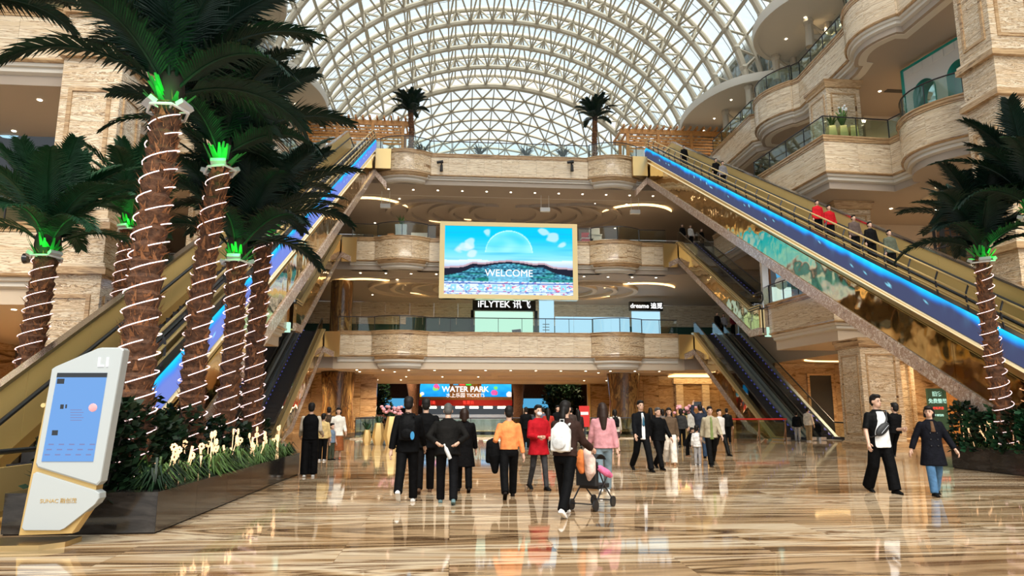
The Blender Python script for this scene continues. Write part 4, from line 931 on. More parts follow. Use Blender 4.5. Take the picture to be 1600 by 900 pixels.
for a, b, c, d in ((sx0-.35, sx0, sz0-.3, sz1+.3), (sx1, sx1+.35, sz0-.3, sz1+.3), (sx0, sx1, sz0-.3, sz0), (sx0, sx1, sz1, sz1+.3)): f.b2(a, b, sy-.12, sy+.5, c, d)
f.build('bezel', 'brass_mirror', t, smooth=0)
MB().b2(sx0, sx1, sy+.05, sy+.45, sz0, sz1).build('casing', 'black', t)
pixel_panel('picture', t, sx0, sx1, sz0, sz1, 210, 112, stadium, sy)
text('WELCOME', .70, 'sign_white', 'lettering', t, facing((3.9, sy-.02, 11.05)), .01)
for x in (.8, 7.2):
    for z in (12.4, 13.4): MB().b2(x-.1, x+.1, sy+.45, 49.95, z-.1, z+.1).build('bracket', 'steel_dark', t)
# ---- kiosk
emis('screen_print', (.30, .33, .62), .7)
ky = 9.0
def kp(x, y, d=0): p = atY(x, y, ky); return (p.x, p.z)
def slab(pts, y0, y1, name, mat, parent, bev=.02):
    poly = [kp(*p) for p in pts]; k = len(poly); c = V((sum(p[0] for p in poly)/k, sum(p[1] for p in poly)/k)); ins = [tuple(V(p).lerp(c, bev)) for p in poly]
    vs = [(p[0], y0, p[1]) for p in ins]+[(p[0], y0+.012, p[1]) for p in poly]+[(p[0], y1, p[1]) for p in poly]
    fs = [tuple(range(k)), tuple(range(2*k, 3*k))[::-1]]+[(r*k+i, r*k+(i+1) % k, r*k+k+(i+1) % k, r*k+k+i) for r in (0, 1) for i in range(k)]
    return MB().add(vs, fs).build(name, mat, parent, smooth=0)
t = thing('information_kiosk', 'slanted white and gold information kiosk with a lit blue touch screen, before the tall palms', 'kiosk')
slab([(76, 606), (150, 560), (186, 560), (150, 765), (152, 776), (112, 834), (29, 837)], ky+.0, ky+.16, 'gold_frame', 'gold_paint', t, .005)
slab([(84, 577), (90, 573), (155, 545), (162, 543.5), (192, 543.5), (196, 547), (160, 752), (154, 758), (62, 730), (59, 724)], ky-.05, ky+.12, 'upper_panel', 'white_gloss', t)
slab([(55, 740), (60, 737), (152, 766), (158, 770), (158, 778), (152, 787), (104, 825), (97, 828), (41, 828), (37, 824)], ky-.05, ky+.12, 'lower_panel', 'white_gloss', t)
slab([(94, 583), (171, 583), (149, 720.5), (69, 720.5)], ky-.058, ky-.04, 'touch_screen', 'screen_blue', t, 0)
slab([(94, 583), (171, 583), (170, 590), (92.7, 590)], ky-.062, ky-.056, 'screen_header', 'sign_grey', t, 0)
ic = MB()
for (x0, y0, x1, y1) in ((93, 592, 105, 600), (85, 672, 95, 680), (98, 632, 104, 639), (106, 632, 109, 638)): a, b = kp(x0, y1), kp(x1, y0); MB().b2(a[0], b[0], ky-.061, ky-.057, a[1], b[1]).build('icon', 'sign_grey', t)
for r in range(3):
    for c in range(5): a = kp(80+16*c-3*r, 695+8*r); MB().b2(a[0], a[0]+.06, ky-.061, ky-.057, a[1], a[1]+.014).build('print_line', 'screen_print', t)
ic = MB()
for i in range(5): a = kp(114, 641+4*i); MB().b2(a[0], a[0]+.13+.02*(i % 2), ky-.061, ky-.057, a[1], a[1]+.008).build('print_line', 'screen_print', t)
a = kp(149, 637); ic.ell((a[0], ky-.06, a[1]), (.05, .004, .05), 12, 6)
ic.build('screen_picture', 'flower_pink', t)
a = kp(166, 567); text('L1', .155, 'sign_white', 'lettering', t, facing((a[0], ky-.055, a[1])), .006, bold=.004)
a = kp(95, 782); text('SUNAC 融创茂', .062, 'gold_paint', 'lettering', t, facing((a[0], ky-.052, a[1])), .003)
b0 = atZ(7, 848); MB().prism([(-5.95, 8.72), (-4.60, 8.72), (-4.42, 8.92), (-4.42, 9.3), (-5.95, 9.3)], .0, .06).build('base_plate', 'brass', t)
# second kiosk, farther to the right by the column
p = atZ(1393, 694)
t = thing('information_kiosk', 'small white information kiosk with pale screen beside the right marble column', 'kiosk', (p.x, p.y, 0))
MB().add([(x, y, z) for y in (-.06, .06) for x, z in ((-.25, 0), (.42, 0), (.42, 1.75), (.3, 2.25), (-.30, 1.75))], [(0, 1, 2, 3, 4), (9, 8, 7, 6, 5)]+[(i, (i+1) % 5, 5+(i+1) % 5, 5+i) for i in range(5)]).build('panel', 'white_gloss', t)
MB().add([(-.2, -.065, .8), (.36, -.065, .8), (.36, -.065, 1.7), (-.22, -.065, 1.65)], [(0, 1, 2, 3)]).build('touch_screen', 'sign_sky', t)
# ---- second storey shops
def shop(label, x0, x1, yt, yb, Y, fas, panel, txt, tmat='sign_white', lit=None, split=1, size=.8, fy=None):
    a, b = atY(x0, yt, Y), atY(x1, yb, Y); t = thing('storefront', label, 'shop'); fz = a.z-(fas or 0)
    if fas:
        MB().b2(a.x-.2, b.x+.2, Y-.35, Y+.1, fz, a.z).build('fascia', 'black_gloss', t)
        text(txt, size, tmat, 'lettering', t, facing(((a.x+b.x)/2, Y-.36, (fz+a.z)/2)), .02, bold=.012)
    w_ = (b.x-a.x)/split
    for k in range(split):
        MB().b2(a.x+w_*k+.02, a.x+w_*(k+1)-.02, Y-.1, Y+.05, 7.02, fz-.05).build('lit_panel', panel, t)
    return t, a, b, fz
Ys = 61.
t, a, b, fz = shop('black shop sign in white letters over a lit mint poster of two tablets', 742, 833, 467, 516, Ys, 1.05, 'sign_mint', 'iFLYTEK 讯飞')
MB().b2(a.x-.35, a.x-.1, Ys-.4, Ys+.1, 7, fz).build('side_panel', 'black_gloss', t); MB().b2(b.x+.1, b.x+.35, Ys-.4, Ys+.1, 7, fz).build('side_panel', 'black_gloss', t)
for k in (0, 1): MB().add([(b.x-1.9+k*.85, Ys-.12, 8.5-.25*k), (b.x-1.1+k*.9, Ys-.12, 8.6-.3*k), (b.x-.9+k*.75, Ys-.12, 7.5-.1*k), (b.x-1.6+k*.7, Ys-.12, 7.4)], [(0, 1, 2, 3)]).build('tablet_picture', 'sign_grey', t)
text('讯飞智能办公本', .26, 'sign_grey', 'lettering', t, facing((a.x+1.6, Ys-.12, 8.2)), .002)
t, a, b, fz = shop('pale blue hoarding with small print and drawings beside the mint poster', 842, 866, 469, 516, Ys, 0, 'sign_sky', '')
for k in range(3): MB().b2(a.x+.3, a.x+.9, Ys-.12, Ys-.11, 9.0-.25*k, 9.06-.25*k).build('print_line', 'sign_grey', t)
t, a, b, fz = shop('long low pale blue hoarding of several lit panels', 867, 984, 494, 517, Ys, 0, 'sign_sky', '', split=4)
for k, w_ in enumerate((1.3, .9, 1.6)):
    text(('全新体验', '智净', '敬请期待')[k], .26, 'sign_grey', 'lettering', t, facing((a.x+1.2+2.1*k, Ys-.12, 8.05)), .002)
    MB().b2(a.x+.9+2.1*k, a.x+.9+2.1*k+w_*.5, Ys-.12, Ys-.11, 7.62, 7.68).build('print_line', 'sign_grey', t)
t, a, b, fz = shop('lit shop sign in white rounded letters over a pale blue poster', 986, 1032, 472, 517, Ys, .8, 'sign_sky', 'dreame 追觅', size=.55)
for k in range(3): MB().ell((a.x+.6+.7*k, Ys-.12, 7.7), (.2, .01, .2), 10, 6).build('appliance_picture', 'sign_grey', t)
t, a, b, fz = shop('plain dark green hoarding left of the mint poster', 634, 739, 495, 516, Ys, 0, 'green_board', '', split=4)
# upper storey shop things
def stand(label, cat, px, Y, z, parts, group=None, rz=0):
    t = thing(cat.replace(' ', '_'), label, cat, (px, Y, z), rz, group)
    for nm, mat, c, d in parts: MB().box(c, d).build(nm, mat, t)
    return t
for i, (px, mat, w_, h, nm) in enumerate(((905, 'pink', 1.1, 1.5, 'pink sale stand nearest the big screen'), (917, 'red', .9, 2.2, 'red tall sale stand'), (930, 'white', 1.0, 2.6, 'white tall display wall'), (948, 'white', 1.5, 1.7, 'white counter with dark legs'), (968, 'grey_light', 1.2, 1.5, 'grey counter behind the bowed bay'), (990, 'wood', 1.3, 1.3, 'brown wooden table'), (560, 'wood_dark', 1.6, 1.4, 'dark wooden bench display on the left'), (575, 'black', .9, 1.7, 'black rack on the left'), (598, 'pool_blue', .9, 1.6, 'blue poster stand'), (610, 'wood_dark', .6, 1.8, 'dark narrow shelf'), (655, 'white', 1.5, 1.9, 'white counter beside the screen edge'), (1020, 'wood_dark', 1.0, 1.4, 'dark display case on the right'))):
    p = atY(px, 370, 56.)
    stand('third storey %s' % nm, 'display stand', p.x, 56., 13.775, [('body', mat, (0, 0, h*.4), (w_, .5, h*.8)), ('top', 'white', (0, 0, h*.82), (w_+.1, .6, .06)), ('back_panel', mat, (0, .28, h*.6+.1), (w_*.9, .05, h*.9))])
# plant in a tall white pot on the third storey
p = atY(627, 350, 51.2)
t = thing('potted_plant', 'green and white plant in a tall square white pot on the third storey balcony', 'plant', (p.x, 51.4, 13.8))
MB().lathe([(.5, 0), (.62, 1.35), (.55, 1.35), (.5, 1.2)], 4, Matrix.Rotation(pi/4, 4, 'Z')).build('pot', 'white_gloss', t)
def leaves(n, h, r, seed):
    rnd = random.Random(seed); m = MB()
    for i in range(n):
        a = rnd.uniform(0, 6.28); d = V((cos(a), sin(a), 0)); l_ = h*rnd.uniform(.6, 1.1); w_ = V((-sin(a), cos(a), 0))*.05*h
        m.add([d*.03-w_*.4, d*.03+w_*.4, d*r*.45+V((0, 0, l_*.7))+w_, d*r*.45+V((0, 0, l_*.7))-w_, d*r*rnd.uniform(.6, 1.1)+V((0, 0, l_))], [(0, 1, 2, 3), (3, 2, 4)])
    return m
leaves(34, .8, .5, 1).build('leaves', 'leaf_bright', t, (0, 0, 1.25), smooth=0)
# plants in faceted gold pots on the right third storey corner
for i, (px, hh, nm) in enumerate(((1340, 1.0, 'pale flowers'), (1357, .45, 'no plant'), (1322, .55, 'low leaves'))):
    p = atZ(px, 206, 14.4); t = thing('potted_plant', 'faceted gold planter with %s behind the corner railing' % nm, 'plant', (p.x+.1, p.y+1.35, 14.32))
    MB().lathe([(.18, 0), (.32, .35), (.24, .9), (.20, .9), (.2, .8)], 5).build('pot', 'brass_pale', t)
    if hh != .45: leaves(26, hh, .45, 5+i).build('leaves', 'leaf_bright', t, (0, 0, .85), smooth=0)
    if hh == 1.0:
        fm = MB(); 
        for k in range(14): fm.ell((random.uniform(-.2, .2), random.uniform(-.2, .2), 1.5+random.uniform(0, .5)), (.06, .06, .06), 6, 4)
        fm.build('blossom', 'paper', t)
# teal arcade shop on the right third storey
q0, q1 = atZ(1411, 112, 18.2), atZ(1528, 42, 18.2); d = V((q1.x-q0.x, q1.y-q0.y, 0)); Ld = d.length; ang_ = atan2(d.y, d.x)
t = thing('storefront', 'white panelled shop with two deep teal arches and teal border, right third storey', 'shop', (q0.x, q0.y, 14.35), ang_)
H_ = 3.8
def archpts(cx, w_, h): return [(cx-w_, 0)]+[(cx-w_*cos(a), h+w_*sin(a)) for a in np.linspace(0, pi, 15)]+[(cx+w_, 0)]
for k in range(7):
    a, b = Ld*k/7+.01, Ld*(k+1)/7-.01; MB().b2(a, b, -.05, .1, 3.41, H_).build('panel', 'white', t)
for k, (cx, w_) in enumerate(((Ld*.28, Ld*.14), (Ld*.74, Ld*.15))):
    w_ = min(1.0, Ld*.15); o = archpts(cx, w_, 2.2); n_ = len(o)
    MB().add([(x, y, z) for y in (-.12, .32) for x, z in o], [(i, i+1, n_+i+1, n_+i) for i in range(n_-1)]).build('arch_reveal', 'teal', t)
    x0, x1 = (0, Ld*.5) if k == 0 else (Ld*.5, Ld)
    out = [(x0, 0)]+[(max(x0, min(x1, cx+(x-cx)*1.0)), z) for x, z in o]+[(x1, 0), (x1, 3.4), (x0, 3.4)]
    m = MB().add([(x, -.05, z) for x, z in out], [tuple(range(len(out)))]); m.build('panel', 'white', t, smooth=0)
    MB().add([(x, .3, z) for x, z in o], [tuple(range(n_))]).build('arch_glass', 'mirror_glass', t)
f = MB(); f.b2(-.06, .06, -.12, .1, 0, H_+.08); f.b2(0, Ld, -.12, .1, H_, H_+.1); f.build('border', 'teal', t)
# black lattice stall on the right second storey
p = atZ(1440, 412, 7.25)
t = thing('lattice_stall', 'black lattice sided stall on the right second storey, half behind palm fronds', 'stall', (23.0, 29.0, 7.2), -.5)
for x in (-1.1, 1.1):
    for y in (-1, 1): MB().b2(x-.06, x+.06, y-.06, y+.06, 0, 3).build('post', 'black', t)
for k in range(9): MB().b2(-1.0+.25*k-.03, -1.0+.25*k+.03, -1.03, -.99, .3, 2.9).build('slat', 'black', t)
for k in range(9): MB().b2(-1.05, 1.05, -1.0, -.97, .4+.3*k, .44+.3*k).build('slat', 'black', t)
MB().b2(-1.2, 1.2, -1.1, 1.1, 3, 3.15).build('roof', 'black', t); MB().b2(-1., 1., .9, 1., 0, 3).build('back_panel', 'wood_dark', t)
# ---- fittings on the fourth deck front and on the deck
for px, nm in ((690, 'left'), (893, 'right')):
    p = atY(px, 256, 49.9); t = thing('spotlight', 'small dark stage spotlight clamped to the fourth storey balcony front, %s one' % nm, 'spotlight', (p.x, 49.99, p.z), 0, 'spotlights on the fourth storey front')
    MB().b2(-.05, .05, -.35, 0, -.04, .04).build('bracket', 'black', t); MB().cyl((-.35, -.3, .02), (.12, -.3, .10), .10, .12, 12).build('lamp_can', 'black', t); MB().cyl((.0, -.3, -.15), (.0, -.3, -.65), .09, .12, 12).build('lamp_can', 'black', t)
for px, nm in ((660, 'left end'), (750, 'left of centre'), (823, 'right of centre'), (880, 'right end')):
    p = atY(px, 232, 51.6); t = thing('planter_box', 'dark leafy planter box behind the fourth deck railing, %s' % nm, 'plant', (p.x, 51.7, 20.26), 0, 'planter boxes on the fourth deck')
    MB().box((0, 0, .35), (1.5, .5, .7)).build('trough', 'grey', t); leaves(60, .75, .85, 30+px).build('leaves', 'leaf_shrub', t, (0, 0, .65), smooth=0)
for px, w_, nm in ((588, 1.0, 'left end of the fourth deck, tallest'), (1000, 1.1, 'right end of the fourth deck'), (1037, .8, 'foot of the right pavilion'), (565, .8, 'foot of the left pavilion')):
    p = atY(px, 225, 52.6); stand('grey white notice board standing at the %s' % nm, 'notice board', p.x, 52.6, 20.26, [('board', 'grey_light', (0, 0, 1.05), (w_, .08, 1.7)), ('foot', 'grey', (0, 0, .1), (w_*.8, .4, .2))])
for s, nm in ((1, 'right'), (-1, 'left')):
    t = thing('wooden_pavilion', 'orange brown slatted timber pavilion on the fourth deck, %s side' % nm, 'pavilion', (mx(17.4, s), 55.5, 20.26))
    for x in (-3.2, -.6, 2.2, 4.6): MB().b2(x-.12, x+.12, -1.4, -1.15, 0, 3.9).build('post', 'wood', t); MB().b2(x-.12, x+.12, 1.2, 1.45, 0, 3.9).build('post', 'wood', t)
    for y in (-1.28, 1.32): MB().b2(-3.8, 5.2, y-.1, y+.1, 3.9, 4.3).build('beam', 'wood', t)
    for k in range(16): MB().b2(-3.6+.56*k-.06, -3.6+.56*k+.06, -1.9, 1.9, 4.3, 4.5).build('slat', 'wood', t)
    for k in range(6): MB().b2(-3.2, 4.6, -1.30, -1.24, 2.3+.26*k, 2.46+.26*k).build('slat', 'wood', t)
# ---- rails round the well, gold vases, red barrier
railing('glass railing round the open well at the far end of the floor', [(WX0-.1, WY1), (WX0-.1, WY0-.1), (WX1+.1, WY0-.1), (WX1+.1, WY1)], 1, .05, 1.1, 0, None, 2.2, 'glass_green')
p0 = atZ(1122, 686); t = thing('barrier', 'dark red handrail barrier with glass infill beside the right escalators', 'barrier', (p0.x-.2, 36.4, 0))
for k in range(2):
    MB().b2(1.42*k+.02, 1.42*k+1.38, -.01, .01, .12, .98).build('pane', 'glass_green', t)
for x in (0, 1.42, 2.85): MB().cyl((x, 0, 0), (x, 0, 1.1), .035).build('post', 'wood_dark', t); MB().cyl((x, 0, .7), (x-.3, -.35, .02), .02).build('strut', 'wood_dark', t)
MB().cyl((-.1, 0, 1.12), (2.95, 0, 1.12), .045).build('handrail', 'red', t)
def vase(px, py, h, flowers, nm, leafy=True):
    p = atZ(px, py); t = thing('floor_vase', 'faceted golden floor vase with %s' % nm, 'vase', (p.x, p.y, 0))
    MB().lathe([(.22*h/1.1, 0), (.34*h/1.1, h*.35), (.20*h/1.1, h), (.16*h/1.1, h), (.15*h/1.1, h*.9)], 6).build('body', 'brass_pale', t)
    if leafy: leaves(30, .45, .45, int(px)).build('leaves', 'leaf_palm2', t, (0, 0, h*.95), smooth=0)
    if flowers:
        m = MB(); rnd = random.Random(px)
        for k in range(26): a = rnd.uniform(0, 6.28); r = rnd.uniform(.1, .55); m.ell((r*cos(a), r*sin(a)*.7, h+.1+rnd.uniform(0, .35)), (.09, .09, .07), 6, 4)
        m.build('blossom', 'flower_pink', t)
vase(573, 695, .68, 0, 'dark leaves, the shortest of the row left of the well'); vase(591, 695, 1.0, 0, 'dark leaves, middle of the row left of the well'); vase(612, 696, 1.3, 1, 'pink blossoms, left of the well'); vase(1075, 697, 1.35, 1, 'pink blossoms, right of the well')
# ---- ground floor right: door, posters, partition
d0, d1 = atY(1266, 620, 45.9).x, atY(1300, 620, 45.9).x
MB().b2(d0, d1, 45.85, 46., 0, 3.9).build('door_1', 'dark_void', kind='structure', label='tall black doorway in the brown marble wall right of the escalators')
for a, b, c, d in ((d0-.15, d0, 0, 4.05), (d1, d1+.15, 0, 4.05), (d0, d1, 3.9, 4.05)): MB().b2(a, b, 45.8, 46., c, d).build('panel', 'marble_trim', bpy.data.objects['door_1'])
crescent(bpy.data.objects['ceiling_right_level_two'], 24.6, 42.5, 4.75, 2.4, 1.6, 10, 170, .4, 'cove_glow', 'cove_light', .06)
def poster(label, px0, px1, py0, py1, Y, lines, seed):
    a, b = atY(px0, py0, Y), atY(px1, py1, Y); t = thing('poster', label, 'poster', (a.x, Y, 0))
    MB().b2(0, b.x-a.x, -.06, .06, b.z, a.z).build('board', 'green_board', t)
    for k, (s_, sz, mt) in enumerate(lines): text(s_, sz, mt, 'lettering', t, facing(((b.x-a.x)/2, -.07, a.z-.28-.34*k)), .004, bold=.003)
    MB().b2(.05, b.x-a.x-.05, -.05, .05, 0, b.z).build('stand', 'wood_dark', t)
poster('tall dark green poster with pale headline and red line, beside the slim doorway', 1447, 1483, 607, 672, 33., [('旧房', .26, 'sign_mint'), ('免费整装', .24, 'sign_mint'), ('焕新改造', .14, 'sign_red'), ('立即预约', .12, 'sign_mint')], 1)
poster('dark green poster with pale headline, partly behind the right planter', 1498, 1535, 607, 672, 33., [('旧房', .26, 'sign_mint'), ('免费整装', .24, 'sign_mint'), ('焕新改造', .14, 'sign_red')], 2)
t = thing('partition', 'light wooden partition panel between the two green posters', 'partition', (atY(1489, 640, 33.2).x, 33.2, 0)); MB().b2(-.2, .2, -.1, .1, 0, 2.9).build('panel', 'wood', t); MB().b2(-.24, .24, -.14, .14, 2.9, 3.0).build('cap', 'wood_dark', t)
a = atY(1415, 640, 45.7).x; b = atY(1436, 640, 45.7).x
ds = struct('door_2', 'slim glazed doorway with pale wooden frame right of the marble column', (0, 0, 0))
MB().b2(a, a+.12, 45.6, 45.95, 0, 3.2).build('jamb', 'wood', ds); MB().b2(b-.12, b, 45.6, 45.95, 0, 3.2).build('jamb', 'wood', ds); MB().b2(a, b, 45.6, 45.95, 3.2, 3.4).build('lintel', 'wood', ds); MB().b2(a+.12, b-.12, 45.75, 45.9, 0, 3.2).build('leaf', 'sign_grey', ds)
# sign and camera on the left galleries
p = atY(14, 211, 27.); t = thing('shop_sign', 'small lit blue and white sign on a dark fascia under the left third storey', 'sign', (p.x, 27., p.z))
MB().b2(-3., 2.6, .02, .3, -2.6, .9).build('fascia', 'sign_grey', t); MB().ell((0, 0, .1), (.42, .03, .24), 16, 6).build('emblem', 'sign_sky', t); MB().ell((0, -.03, .1), (.2, .02, .13), 16, 6).build('emblem_centre', 'pool_blue', t); text('PRIME', .16, 'sign_white', 'lettering', t, facing((0, -.0, -.28)), .004) if False else None
p = atX(38, 404, -12.62); MB().cyl((0, 0, 0), (.12, 0, 0), .16, .13, 14).build('ceiling_camera', 'black_gloss', None, p, label='round black camera port on the left second storey balcony front', cat='camera')
# ---- water park entrance at the far end
fw = struct('wall_back_far', 'far wall and ceiling beyond the wide ground floor opening')
MB().b2(-16, 26, 103, 103.3, 0, 7).build('panel', 'wood_dark', fw); MB().b2(-16, 26, 78, 103, 7, 7.3).build('soffit', 'soffit', fw)
for x in (-16, 26): MB().b2(x, x+.3, 78, 103, 0, 7).build('panel', 'wood_dark', fw)
for x in (-6, 4, 14): spot((x, 86., 6.6), 750, 150)
Yw = 92.
def wx(px): return atY(px, 620, Yw).x
def wz(py): return atY(720, py, Yw).z
t = thing('ticket_booth', 'timber ticket booth with white WATER PARK sign between bright blue picture panels', 'booth')
MB().b2(wx(655), wx(800), Yw, Yw+.4, wz(632), wz(600)+.8).build('fascia', 'wood', t)
def splash(sd):
    def fn(u, v):
        c = mixc((.10, .55, .85), (.20, .72, .95), v+.3*mnoise.noise(V((u*5, v*5, sd))))
        for k in range(5):
            q = random.Random(sd*31+k); a, b, r = q.random(), q.random(), q.uniform(.08, .2); col = [(.95, .35, .62), (.98, .82, .25), (1, 1, 1), (.95, .3, .3), (.5, .85, .4)][(k+sd) % 5]
            if hypot((u-a)*2, v-b) < r: c = col
        return c
    return fn
pixel_panel('picture_panel', t, wx(656), wx(702), wz(620), wz(598), 40, 20, splash(1), Yw-.05); pixel_panel('picture_panel', t, wx(752), wx(799), wz(620), wz(598), 40, 20, splash(2), Yw-.05)
text('WATER PARK', .98, 'sign_white', 'lettering', t, facing((wx(727), Yw-.06, wz(608.5))), .03, bold=.02)
text('水上乐园 TICKETS', .62, 'sign_white', 'lettering', t, facing((wx(727), Yw-.06, wz(618))), .03)
m = MB()
for k, c in enumerate(('pool_blue', 'sign_red', 'green_glow', 'flower_yellow')): MB().b2(wx(708+10*k), wx(716+10*k), Yw-.2, Yw, wz(602), wz(596)).build('toy_block', c, t)
MB().b2(wx(655), wx(800), Yw-.3, Yw+.2, wz(634), wz(625)).build('board', 'red', t)
text('售票处', .5, 'sign_red', 'lettering', t, facing((wx(672), Yw-.35, wz(629.5))), .02); text('售票处', .5, 'sign_red', 'lettering', t, facing((wx(732), Yw-.35, wz(629.5))), .02)
MB().b2(wx(660), wx(795), Yw+1.8, Yw+2., 0, wz(630)).build('back_wall', 'sign_grey', t)
for k in range(6): MB().b2(wx(668+22*k), wx(682+22*k), Yw+.6, Yw+.7, wz(638), wz(635)).build('strip_lamp', 'lamp_glow', t)
MB().b2(wx(650), wx(802), Yw-.6, Yw+.6, 0, 1.1).build('counter', 'chrome', t)
for px, nm, sp in ((585, 'left', 1), (690, 'behind the booth', 3), (872, 'right', 2)):
    if px == 690: continue
    shrub('big dark leafy indoor tree at the far water park entrance, %s side' % nm, (wx(px), 86.+sp, 0), 3.0, 4.8, 2200, 'leaf_shrub', None, 600+px, .16, .4)
for px0, px1, nm in ((600, 645, 'left of the ticket booth'), (812, 850, 'right of the ticket booth')):
    t = thing('stall', 'bright blue stall roof on white posts, %s' % nm, 'stall', (wx((px0+px1)/2), 89., 0)); w_ = wx(px1)-wx(px0)
    MB().add([(-w_/2, -1, 2.2), (w_/2, -1, 2.2), (w_/2*.8, 1, 3.1), (-w_/2*.8, 1, 3.1), (-w_/2, -1, 1.9), (w_/2, -1, 1.9)], [(0, 1, 2, 3), (4, 5, 1, 0)]).build('roof', 'pool_blue', t)
    for x in (-w_/2+.1, w_/2-.1): MB().cyl((x, -.9, 0), (x, -.9, 2.1), .06).build('post', 'white', t)
    MB().b2(-w_/2, w_/2, -.4, .4, 0, 1.1).build('counter', 'white', t)
t = thing('trunk_column', 'thick tree trunk shaped pillar between the stall and the ticket booth', 'pillar', (wx(648), 88.5, 0)); MB().lathe([(.9, 0), (.65, .6), (.6, 3.5), (.9, 5), (.9, 6.9)], 12).build('trunk', 'trunk', t)  # both of these are columns in tree trunk form, not trees
t = thing('trunk_column', 'thick tree trunk shaped pillar right of the ticket booth', 'pillar', (wx(806), 88.5, 0)); MB().lathe([(.9, 0), (.65, .6), (.6, 3.5), (.9, 5), (.9, 6.9)], 12).build('trunk', 'trunk', t)
for i, (px, mt, nm) in enumerate(((568, 'flower_pink', 'pink blossom bed in front of the left dark tree'), (590, 'flower_pink', 'pink blossom bed beside the blue stall'))):
    shrub('low '+nm, (wx(px)*.86, 79., 0), 1.2, 1.1, 420, mt, None, 700+i, .08, .16)
t = thing('red_display_stand', 'tall bright red display stand at the right end of the well', 'stand', (atZ(884+27, 690).x, 36.0, 0)); p = atY(912, 640, 36.)
MB().b2(-.26, .26, -.08, .08, .75, 1.8).build('body', 'red', t); MB().b2(-.2, .2, -.09, -.08, 1.35, 1.5).build('print', 'paper', t); MB().b2(-.05, .05, -.05, .05, .05, .76).build('pole', 'black', t); MB().b2(-.5, .5, -.3, .3, 0, .06).build('foot', 'black', t)
# ================================================================ PEOPLE
def remesh(mb, voxel, smooth=4, mat='skin', name='body', parent=None, extra=None, fac=.5):
    me = bpy.data.meshes.new('tmp'); me.from_pydata(mb.v, [], mb.f); bm = bmesh.new(); bm.from_mesh(me); bmesh.ops.recalc_face_normals(bm, faces=bm.faces); bm.to_mesh(me); bm.free()
    o = bpy.data.objects.new('tmp', me); WS.collection.objects.link(o)
    r = o.modifiers.new('r', 'REMESH'); r.mode = 'VOXEL'; r.voxel_size = voxel
    q = o.modifiers.new('s', 'SMOOTH'); q.iterations = smooth; q.factor = fac
    WL.update(); dg = WL.depsgraph; m2 = bpy.data.meshes.new_from_object(o.evaluated_get(dg), depsgraph=dg)
    bpy.data.objects.remove(o); bpy.data.meshes.remove(me)
    if extra is not None and extra.v:
        bm = bmesh.new(); bm.from_mesh(m2); vs = [bm.verts.new(p) for p in extra.v]
        for f in extra.f: bm.faces.new([vs[i] for i in f])
        bmesh.ops.recalc_face_normals(bm, faces=bm.faces); bm.to_mesh(m2); bm.free()
    m2.materials.clear(); m2.materials.append(M_(mat)); m2.name = name
    m2.polygons.foreach_set('use_smooth', [True]*len(m2.polygons))
    return link(name, m2, parent)
def rtube(mb, pts, rs, n=10, flat=False, M=None):
    pts = [V(p) for p in pts]; rs = list(rs)
    a = (pts[0]-pts[1]).normalized(); b = (pts[-1]-pts[-2]).normalized()
    P = [pts[0]+a*rs[0]*.8, pts[0]+a*rs[0]*.5]+pts; Q = [rs[0]*.35, rs[0]*.8]+rs
    if not flat: P += [pts[-1]+b*rs[-1]*.5, pts[-1]+b*rs[-1]*.8]; Q += [rs[-1]*.8, rs[-1]*.35]
    mb.tube(P, Q, n, M)
def eloft(mb, rings, n=20, M=None):
    vs = []; k = len(rings)
    for (x, y, z, rx, ry) in rings:
        for j in range(n):
            a = 2*pi*j/n; ca, sa = cos(a), sin(a); e = .85
            vs.append((x+rx*math.copysign(abs(ca)**e, ca), y+ry*math.copysign(abs(sa)**e, sa), z))
    fs = [(i*n+j, i*n+(j+1) % n, (i+1)*n+(j+1) % n, (i+1)*n+j) for i in range(k-1) for j in range(n)]+[tuple(range(n))[::-1], tuple((k-1)*n+j for j in range(n))]
    mb.add(vs, fs, M)
POSE = dict(walk=dict(h=(24, -16), k=(6, 26), a=(-18, 20), e=(12, 18)), walk2=dict(h=(-14, 22), k=(28, 5), a=(18, -16), e=(16, 10)),
            stand=dict(h=(2, -2), k=(2, 3), a=(2, 4), e=(12, 10)), stroll=dict(h=(13, -10), k=(4, 16), a=(-10, 12), e=(10, 14)), stroll2=dict(h=(-10, 13), k=(16, 4), a=(12, -10), e=(14, 10)))
